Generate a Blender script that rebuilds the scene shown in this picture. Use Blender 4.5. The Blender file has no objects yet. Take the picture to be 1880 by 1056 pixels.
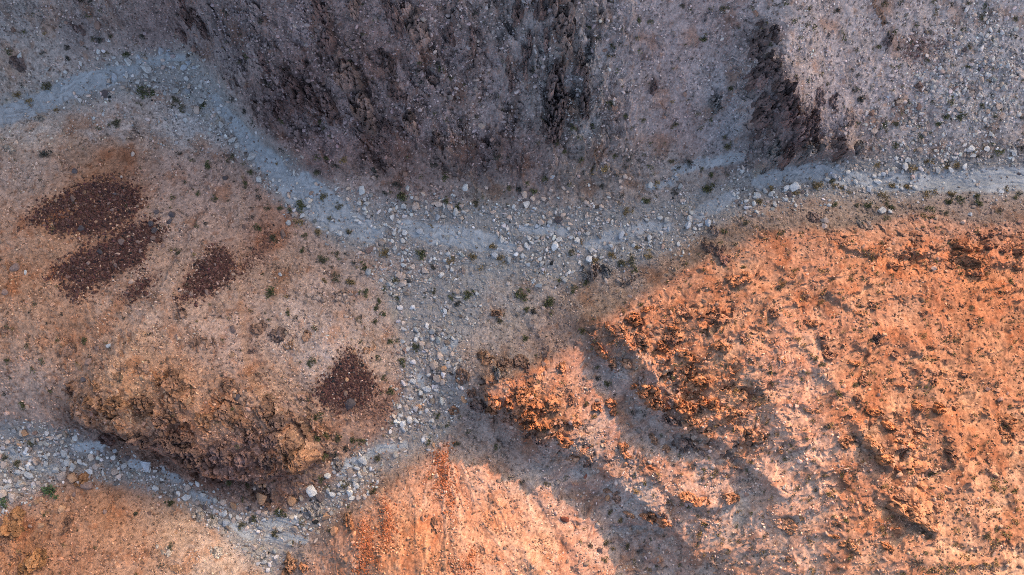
# A dry desert canyon seen from straight above at sundown: shaded northern wall, stony wash, sunlit southern slope.
import bpy, math
import numpy as np
SKY, SUN, SUNCOL, EXPO = .15, 2.0, (1.0, .46, .24), 1.75
# ---------------------------------------------------------------- digitised places (tile offset, then quarter-pixel coordinates)
TILES = {'A': (0, 0), 'B': (470, 0), 'C': (940, 0), 'D': (1410, 0), 'E': (0, 264), 'F': (470, 264), 'G': (940, 264), 'H': (1410, 264),
         'I': (0, 528), 'J': (470, 528), 'K': (940, 528), 'L': (1410, 528), 'M': (0, 792), 'N': (470, 792), 'O': (940, 792), 'P': (1410, 792)}
BOULDERS = {
'A': "1085,500,70,p;945,452,70,p;840,562,60,b;350,508,45,p;1480,632,45,p;1140,642,38,p;1098,632,35,p;1138,585,30,p;1020,415,38,b;930,555,40,p;720,430,34,p;595,468,34,p;725,378,38,p;865,470,40,p;1185,378,55,b;1235,395,40,b;1300,470,40,p;1355,505,60,b;1395,462,50,b;1430,497,36,b;1375,580,40,p;1480,600,30,p;1390,636,40,t;1385,668,50,b;1215,682,40,p;1290,672,60,p;1158,697,28,p;1015,605,45,p;770,690,55,d;590,735,36,p;1390,835,48,p;1370,885,40,p;1450,815,55,t;1610,825,36,p;1580,850,40,t;1480,745,50,p;1630,920,60,p;1115,1020,40,t;1705,965,30,p;1665,1012,34,p;1715,1030,50,p;762,838,30,p;695,870,30,p;725,190,70,r;155,410,50,p;135,495,40,r;100,225,40,r;490,165,30,r;1440,258,36,r;1300,245,40,r;1430,360,60,r;1545,950,36,p;485,530,36,p;605,320,40,r;800,300,30,p;1075,555,36,p",
'B': "285,193,34,t;515,350,32,t;1660,930,50,t;500,610,45,r;1175,240,50,t;1225,140,50,t",
'C': "750,800,50,r;800,600,34,t;710,510,30,p;680,375,46,r;1270,700,44,r;1540,290,34,p;1790,100,44,r;1115,860,34,r",
'D': "1310,412,50,t;1375,648,36,r;1610,828,44,t;1690,785,50,t;1395,803,44,t;1565,585,44,t;1560,255,40,p;1605,262,34,p;1510,115,40,t;1550,365,28,p;1610,165,30,p;960,755,60,t;1100,790,60,r;760,835,44,r;1435,375,50,d;1645,437,44,p;1415,590,36,t;1730,645,50,p;1375,695,30,p;1490,690,50,t;1680,655,34,t;1600,545,40,p;1110,610,36,r;1785,560,40,p;1655,330,46,p;1590,880,36,p;1325,805,30,p;1280,990,36,p;1510,985,36,p;1130,1042,40,t;1260,500,34,p;1060,865,30,t;780,965,50,t;1030,905,40,t;1840,840,36,p;1720,240,40,p;1760,480,36,p;1440,660,40,p;1210,640,40,p;1630,985,40,p",
'E': "980,75,40,t;1745,15,46,p;1850,95,70,p;1125,695,50,r;120,905,70,r;1210,690,36,r;895,245,26,t;900,715,50,r;1015,722,34,r;1035,790,30,r;650,880,34,r;855,895,40,r;740,795,44,d;600,620,50,d;1140,640,50,d;1115,590,44,d;805,440,34,r;695,458,26,r;825,487,30,r;845,370,30,d;1560,105,26,r;1660,250,40,d;1270,520,50,d;1250,570,50,d;1800,610,44,r;190,945,36,p;550,205,44,d;540,400,50,r;1150,500,40,d;1580,890,30,r;5,115,44,r;1200,745,40,r",
'F': "1345,445,62,t;1425,470,58,t;1468,503,58,p;1170,465,64,t;1740,505,42,t;780,340,62,p;925,725,54,t;835,780,66,r;1093,657,46,p;1053,638,36,p;1017,655,40,p;1075,710,50,p;1000,715,36,p;890,745,34,t;910,612,50,p;738,560,36,p;725,535,28,p;820,440,50,p;755,437,40,p;800,510,44,p;795,480,34,p;1000,540,40,p;995,490,44,p;1090,460,44,p;1035,465,36,p;1335,540,44,b;1080,850,44,p;1120,853,34,p;1088,892,46,p;1150,905,40,t;828,945,54,p;915,905,34,t;960,918,26,t;880,905,28,t;990,935,28,t;1045,962,50,t;1080,980,56,t;1122,970,38,t;1075,1030,60,t;1245,935,60,t;1412,807,40,p;1360,805,32,p;1505,808,36,p;1390,855,36,p;1400,900,40,p;1440,925,34,p;1805,700,56,p;1745,815,60,b;1860,850,50,p;1475,682,30,b;1200,645,50,b;1115,330,44,p;1540,325,60,p;1690,320,40,t;345,530,50,p;290,522,44,t;240,578,44,p;178,272,30,p;130,268,28,p;290,403,30,p;410,388,30,b;615,655,44,p;240,113,40,b;590,335,30,p;1020,770,40,p;1110,780,30,p;1220,860,36,t;1845,625,34,p;1490,655,28,p;1230,370,40,t;1180,400,40,t;1300,440,34,t;1380,455,36,p;1050,575,34,p;25,260,50,p;180,960,36,p;1860,540,40,t;1095,222,44,r;200,660,60,r;385,460,40,p",
'G': "218,580,58,t;278,572,46,p;230,535,30,p;270,515,44,t;375,523,40,t;425,592,36,t;408,548,30,t;90,370,70,t;105,447,52,p;190,438,42,t;232,405,40,t;150,400,40,t;60,395,36,t;15,460,36,p;320,750,84,w;800,665,64,b;570,848,52,w;605,830,34,w;578,785,50,p;345,700,42,p;550,660,42,p;475,710,46,p;515,635,40,t;122,690,50,p;188,690,44,p;145,728,40,p;105,748,48,p;50,775,60,t;78,823,40,p;205,845,40,p;215,880,50,p;120,885,40,p;385,1000,44,p;200,1040,56,p;690,1005,40,t;785,1005,50,t;725,745,46,p;755,780,40,p;1008,690,46,p;895,745,36,p;1012,720,30,p;703,560,34,t;735,565,26,p;550,525,44,t;548,428,40,t;525,432,24,t;570,455,36,t;705,370,42,t;795,275,40,t;800,320,36,t;835,240,40,t;865,255,30,t;1010,300,50,p;1235,310,44,p;1205,230,36,b;990,560,44,p;1135,560,46,p;1085,540,40,p;1300,550,56,p;1270,520,44,t;1290,600,60,b;1250,420,40,t;1805,375,48,w;1855,345,44,p;1770,440,40,p;1745,465,36,p;1795,500,40,p;1785,395,36,p;1630,375,36,p;1655,360,28,p;1690,205,40,p;1380,600,50,b;1220,740,36,p;1165,780,30,p;1150,620,34,b;300,243,44,b;565,305,30,p;380,325,36,t;410,355,30,t;290,340,34,t;290,665,34,p;415,622,30,p;660,460,36,t;265,600,30,b;180,605,36,b;340,560,60,d;110,595,36,p;435,690,40,p;1440,580,54,b",
'H': "190,315,80,w;125,330,64,w;20,370,44,p;45,450,50,p;800,283,52,w;775,237,40,p;900,220,50,b;885,195,30,p;920,205,36,t;845,222,36,b;813,228,26,p;1245,195,52,p;1335,195,50,p;1440,165,40,w;1375,105,36,p;1800,65,48,w;1795,110,36,p;1478,40,60,p;1500,90,44,p;1510,270,26,w;1710,350,38,w;635,280,48,p;555,273,30,p;430,262,44,p;583,210,40,p;508,155,34,b;360,165,30,b;1000,165,60,p;1025,120,44,p;940,105,40,p;945,135,30,p;985,205,30,p;1105,270,20,p;1118,245,26,p;1070,325,50,p;690,310,30,p;155,375,40,d;130,410,40,p;945,318,30,p;1110,45,44,t;1310,75,30,p;955,277,26,p;980,330,34,p;1840,222,26,d;445,450,40,p;410,560,70,t;405,600,50,t;735,330,46,b;1600,40,50,p;200,455,30,p;830,490,60,p;890,500,40,p;1480,520,40,b;1215,915,44,t;1430,575,44,t",
'I': "715,440,52,r;800,425,40,p;1705,495,44,o;1060,345,36,o;1385,835,60,o;1745,805,50,d;655,545,60,r;1720,305,60,r;625,675,50,d;1525,35,36,r;1410,50,40,r;40,30,50,r",
'J': "1335,672,74,t;1260,430,50,t;1250,460,30,t;1305,565,72,t;1375,595,50,o;1155,685,44,p;1260,740,66,p;1210,770,44,p;1350,500,60,t;1440,490,40,t;1270,490,34,t;1085,1005,60,w;1110,750,36,t;1195,870,50,o;1105,880,46,t;665,675,36,o;1290,650,40,d;1210,915,34,p;1290,375,36,p;1195,345,40,p;1270,640,40,p;1100,465,44,r;1040,480,36,r;1450,375,30,p;1140,815,40,p;1320,750,40,p;1480,740,34,p;1100,710,30,t;690,845,80,d;1520,820,60,o;1180,980,40,p;1240,830,40,p;1060,940,36,p",
'L': "1610,742,42,r;1700,825,36,r;1755,780,26,r",
'M': "470,155,68,p;500,225,56,p;545,255,56,p;595,225,50,p;660,290,64,p;715,255,64,t;480,270,50,p;345,240,52,p;410,285,56,p;220,320,78,w;210,270,44,p;40,248,66,t;270,220,60,t;130,300,50,p;130,345,60,t;100,475,78,t;30,460,60,t;150,385,60,p;65,405,56,p;540,335,78,o;465,325,76,t;645,400,80,r;255,445,44,t;270,520,44,o;305,495,44,o;460,565,62,o;535,500,40,o;305,595,30,o;840,185,50,p;870,275,30,w;910,250,44,p;845,300,60,t;1080,245,84,b;935,195,40,d;1150,415,56,p;1455,380,50,p;1310,455,50,w;1380,480,70,w;1495,465,44,p;1380,415,60,t;1640,520,50,t;1720,545,60,o;1650,605,50,p;1695,625,40,p;1720,645,44,t;1660,670,60,b;1815,640,40,t;1870,415,36,t;195,15,60,o;265,10,44,r;145,95,40,o;560,50,50,p;240,265,46,b;105,140,50,b;15,150,36,p;410,170,36,p;345,180,50,p;530,280,36,p;25,585,40,p;310,690,44,o;225,695,36,r;775,590,36,r;630,240,40,p;850,140,44,b;500,185,40,p;380,45,40,t;290,385,50,t;1100,285,40,p;550,460,36,r;1835,560,44,d;1500,555,40,d;1800,880,40,t",
'N': "695,300,66,t;785,210,72,p;800,145,36,t;560,235,30,p;520,620,78,o;410,430,84,w;555,460,60,w;475,490,70,d;790,320,50,t;740,270,40,p;270,515,72,o;70,600,60,t;60,650,40,b;45,485,90,o;290,710,60,t;360,715,40,t;30,700,50,b;580,735,76,o;800,475,44,t;755,490,40,t;690,450,60,w;700,490,50,w;140,550,34,r;370,420,50,r;430,655,40,r;745,405,36,p;525,325,50,p;440,800,36,t;1305,100,40,o;930,430,40,o;70,390,36,o;30,395,30,o;720,750,40,o;1275,860,34,r;60,960,50,p;15,970,40,p",
'O': "390,640,64,R;540,330,36,R;550,125,30,R;1720,465,30,r;700,490,44,o;1740,870,44,d;830,240,36,o;645,870,50,d",
}
SHRUBS = {
'A': "1075,682,100,g;940,400,64,g;1285,745,70,o;1340,800,60,o;1488,775,60,g;770,395,50,o;1050,265,60,d;655,120,50,o;595,5,40,d;670,10,40,d;1665,90,55,d;730,75,36,o;815,265,40,o;740,295,60,d;680,285,40,o;220,755,60,y;420,805,40,y;495,350,45,d;500,425,45,d;70,375,50,g;345,640,80,o;1820,420,50,g;1315,110,50,d;315,390,36,d;1710,720,60,d;1800,815,50,d;1860,910,40,d;165,625,36,d;850,905,80,o;130,700,60,y",
'B': "1600,110,50,d;885,145,36,g;1118,190,34,g;788,250,30,g;378,330,36,g;680,445,34,g;1358,515,45,g;1335,465,45,d;1210,597,40,d;1430,575,50,o;1203,455,34,g;455,885,45,g;190,885,55,g;505,945,36,o;1010,782,30,g;1305,828,34,g;1400,875,40,g;1275,707,34,d;1625,850,34,d;700,360,30,o;1185,530,40,d;100,600,70,d;40,160,60,d;370,600,40,d;1460,390,34,d;1030,590,30,o",
'C': "1408,295,60,g;450,935,50,g;595,928,45,g;930,155,45,g;1015,160,45,g;568,200,44,g;810,205,32,o;1662,198,26,g;1758,58,36,g;1835,225,40,o;1455,65,34,o;938,375,36,g;830,845,50,g;730,755,66,g;1605,650,45,g;1535,795,34,d;1455,877,36,g;1385,938,36,g;1190,920,60,o;490,1010,40,g;960,880,44,o;645,185,36,d;620,275,50,d;735,340,44,g;740,410,34,d;165,515,50,d;325,1045,50,o;1250,45,44,d;1560,1010,40,o;795,320,40,d;1520,888,24,d;1555,70,70,o",
'D': "1303,860,50,g;1410,858,56,g;1445,850,40,g;855,920,56,g;1118,1000,46,g;1030,745,34,g;1570,780,44,g;1345,745,60,g;1250,915,46,g;930,905,50,o;975,825,40,o;1465,490,44,g;1345,475,30,g;1160,450,40,o;805,345,44,g;920,240,40,g;1085,185,36,g;905,490,40,g;555,275,40,g;330,205,40,g;285,180,40,o;195,155,34,g;235,275,30,g;300,62,36,o;390,550,34,y;125,15,40,g;1210,20,40,g;1430,220,32,g;1575,125,40,g;1590,45,40,g;1585,95,30,o;1345,40,36,d;655,910,36,g;650,560,40,d;680,730,60,d;910,665,28,o;980,630,26,o;905,595,28,d;1215,755,36,o;630,660,50,d;950,365,40,d;850,30,50,o;1230,70,36,o;1475,340,44,o;1575,352,30,o;1465,20,40,o;1665,855,40,o;1640,705,26,d;505,80,60,d;440,270,30,d;15,735,40,g;1815,275,36,d;1545,515,34,d;740,430,26,d",
'E': "1455,370,46,g;1580,400,46,g;1265,400,40,g;1525,165,66,g;1700,110,66,o;1840,210,46,g;1445,600,34,g;1415,125,36,g;1680,415,26,g;1785,145,30,g;1800,300,50,g;340,80,80,d;1845,470,26,d;1855,540,36,d;1510,590,36,d;1320,800,50,o;1315,75,40,d;1870,615,30,g",
'F': "1078,388,82,g;1215,812,80,g;1485,465,64,g;1400,418,50,g;1390,245,60,g;885,240,50,d;870,185,50,d;1060,305,60,d;1020,300,50,d;1620,435,50,o;795,900,66,g;493,850,80,o;585,805,50,o;343,783,46,g;358,680,46,g;330,462,80,g;248,493,44,g;180,473,44,g;585,160,60,d;450,95,50,g;515,110,50,g;640,118,56,y;700,1020,66,y;590,965,50,o;585,1000,50,o;1430,855,62,y;505,390,66,o;310,585,66,y;460,650,60,y;20,615,50,g;25,395,40,d;15,340,36,d;130,690,60,o;720,875,40,d;680,640,50,o;1030,1010,60,o;505,1010,44,y;945,805,80,y;1285,600,40,y;1745,760,60,y;1800,850,60,y;450,215,60,o;190,45,40,d;1855,95,36,d;1860,320,50,o;1780,90,70,d;1310,150,60,d;155,150,30,y;85,470,50,o;1205,240,36,o;545,545,40,o;770,955,26,d;505,950,24,d;560,910,26,d;660,808,26,d;610,455,50,o;1590,830,56,y;1300,900,44,d;945,360,44,d;1650,915,40,y",
'G': "985,425,64,g;1440,330,90,g;755,88,50,g;1163,127,46,o;1012,170,40,g;507,118,46,g;245,258,56,g;430,297,40,g;155,345,60,g;50,330,60,d;110,290,44,g;1550,640,60,g;835,172,36,d;1300,140,60,d;1195,350,56,d;380,62,44,g;900,930,46,g;345,1005,40,g;545,1030,50,g;1700,905,44,g;1720,580,60,o;1460,235,44,g;1590,20,66,o;860,120,40,d;930,120,26,d;820,98,30,d;1215,180,40,d;520,207,36,d;770,230,34,d;660,310,50,d;810,380,36,d;1820,430,60,y;610,855,52,y;590,195,60,y;690,185,66,y;850,500,66,y;735,820,60,y;440,800,60,o;1010,815,70,y;920,765,44,y;1055,290,50,y;510,725,40,y;880,80,26,d;1640,740,40,o;1415,750,36,d;860,870,90,o;800,880,60,o;1410,920,30,g",
'H': "735,455,62,g;490,450,46,g;865,437,44,g;910,475,50,g;1530,387,50,g;1405,412,60,g;1325,425,60,g;1545,440,66,g;1143,537,44,g;1205,540,36,g;1190,485,60,g;1690,498,40,y;1695,55,66,g;1850,35,60,d;1545,92,36,d;1640,97,30,d;98,660,46,g;65,690,30,g;650,455,44,o;870,555,50,g;760,825,40,y;605,992,46,y;200,930,46,y;385,930,36,y;470,1000,40,o;105,1035,60,y;1405,960,40,o;1780,1005,50,g;375,310,70,y;330,305,40,y;540,330,44,y;485,315,44,y;910,312,50,y;1020,325,56,y;1230,358,40,y;1345,370,60,y;1170,380,60,y;1055,180,60,y;1170,130,50,y;1305,175,50,y;1385,155,60,y;1210,130,36,y;805,155,50,y;305,258,26,y;200,360,60,y;465,275,50,o;1750,340,40,y;1840,355,40,o;1815,395,46,g;1310,510,50,o;20,335,50,y;600,360,40,y;840,385,66,y;910,960,34,o;830,735,44,o;930,10,50,g;1325,135,40,d;1540,640,50,o",
'I': "170,870,70,g;620,390,50,g;55,543,50,g;310,545,40,g;240,605,40,o;205,430,34,g;70,665,36,o;375,750,36,g;30,775,36,d;350,265,24,d;655,515,40,d;1635,390,30,o",
'J': "108,38,80,g;240,180,50,g;795,35,70,g;1038,75,40,g;885,150,50,g;930,190,50,g;870,255,50,g;985,398,50,g;1030,400,36,g;1170,440,60,g;895,520,44,g;1075,550,60,g;410,545,60,g;765,403,34,g;940,670,50,g;990,760,60,g;430,950,56,g;475,940,40,g;1565,55,80,g;1440,70,46,g;1480,120,50,d;1330,935,50,g;300,230,40,d;430,300,36,g;945,8,40,g;905,100,44,g;1500,955,30,g;1790,240,50,o;755,240,50,o;1305,30,50,o;925,770,30,g;400,1030,40,g;1405,1010,36,g;1240,40,30,d;1005,50,24,d;100,795,36,o",
'K': "85,50,96,g;275,100,80,g;108,160,46,g;290,190,40,g;160,175,50,d;245,135,40,g;517,315,54,g;460,15,56,g;825,175,44,o;945,128,44,g;98,372,50,g;612,382,34,g;700,705,56,g;635,665,50,d;630,585,44,o;778,405,34,y;730,415,34,d;600,945,46,y;460,943,34,y;1190,665,44,g;1145,620,50,o;160,795,44,o;1810,860,36,y;885,925,40,d;970,930,36,d;1830,585,24,g;1170,165,44,o;1640,765,50,y;375,700,40,o;540,860,44,o",
'L': "245,80,40,y;390,105,44,y;395,45,36,y;420,15,40,y;735,280,40,y;1165,102,40,y;1135,355,50,y;1155,525,40,y;215,375,50,y;260,430,36,y;350,525,44,g;400,570,50,o;515,775,50,g;465,1020,50,y;365,825,24,g;550,430,40,d;20,622,36,g;105,615,28,o;1805,400,34,y;1510,530,24,y;1475,548,28,y;1415,740,30,o;70,10,36,o;1685,360,30,y;805,35,36,y;1310,20,36,y;150,205,40,o;215,265,40,o;630,720,44,o;1860,780,34,y;540,40,36,y;1500,155,44,o;1375,390,50,o;560,325,30,y",
'M': "375,445,110,G;35,525,70,G;130,235,56,o;1250,520,60,g;1495,560,34,d;1740,105,40,o;1680,380,50,g;1785,505,40,g;1860,640,50,g;1815,385,50,g;235,90,60,o;1770,690,60,o;1000,605,50,o;1185,985,40,d;1255,850,50,o;1560,635,50,o;40,190,50,o",
'N': "450,45,70,g;515,30,50,g;600,45,60,g;715,65,66,g;775,75,50,g;480,350,60,g;655,385,56,o;180,600,80,g;860,440,60,o;505,185,60,g;580,160,60,d;660,125,60,d;1260,85,50,g;1480,95,50,o;1770,115,44,g;1285,340,36,y;530,415,56,o;900,195,60,o;140,755,60,o;1560,5,36,g;1865,340,36,o;340,670,60,o",
'O': "685,940,50,g;575,840,44,d;75,375,44,d;255,385,40,o;795,650,44,y;725,590,44,o;1410,290,44,g;1475,325,40,g;1335,255,36,d;1370,755,50,y;1145,520,40,y;1595,890,40,o;1840,880,36,y;910,440,50,y;1400,345,40,d;850,840,50,o;1000,1020,40,y;1240,180,40,o;700,820,50,o;1655,590,40,y;1235,975,40,o;1540,825,36,y;1660,810,40,o",
'P': "860,410,50,y;1035,285,36,y;840,710,50,y;570,650,50,g;610,505,36,y;295,345,40,o;405,325,36,o;295,500,40,o;210,425,40,y;1670,400,60,y;1670,975,50,y;1660,830,40,y;1820,660,50,y;1670,610,36,o;1455,620,36,o;1470,680,30,y;1390,735,40,y;1760,760,40,g;1610,765,56,o;1250,880,36,g;1605,980,36,y;765,965,36,y;1360,1015,36,y;1160,900,44,o;1820,430,40,y;1820,510,40,y;1385,595,36,o;1840,570,36,y;130,205,50,o;310,810,36,o;25,490,36,y;480,440,50,o;1475,930,30,y;1510,985,36,y;240,635,36,y",
}
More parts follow.
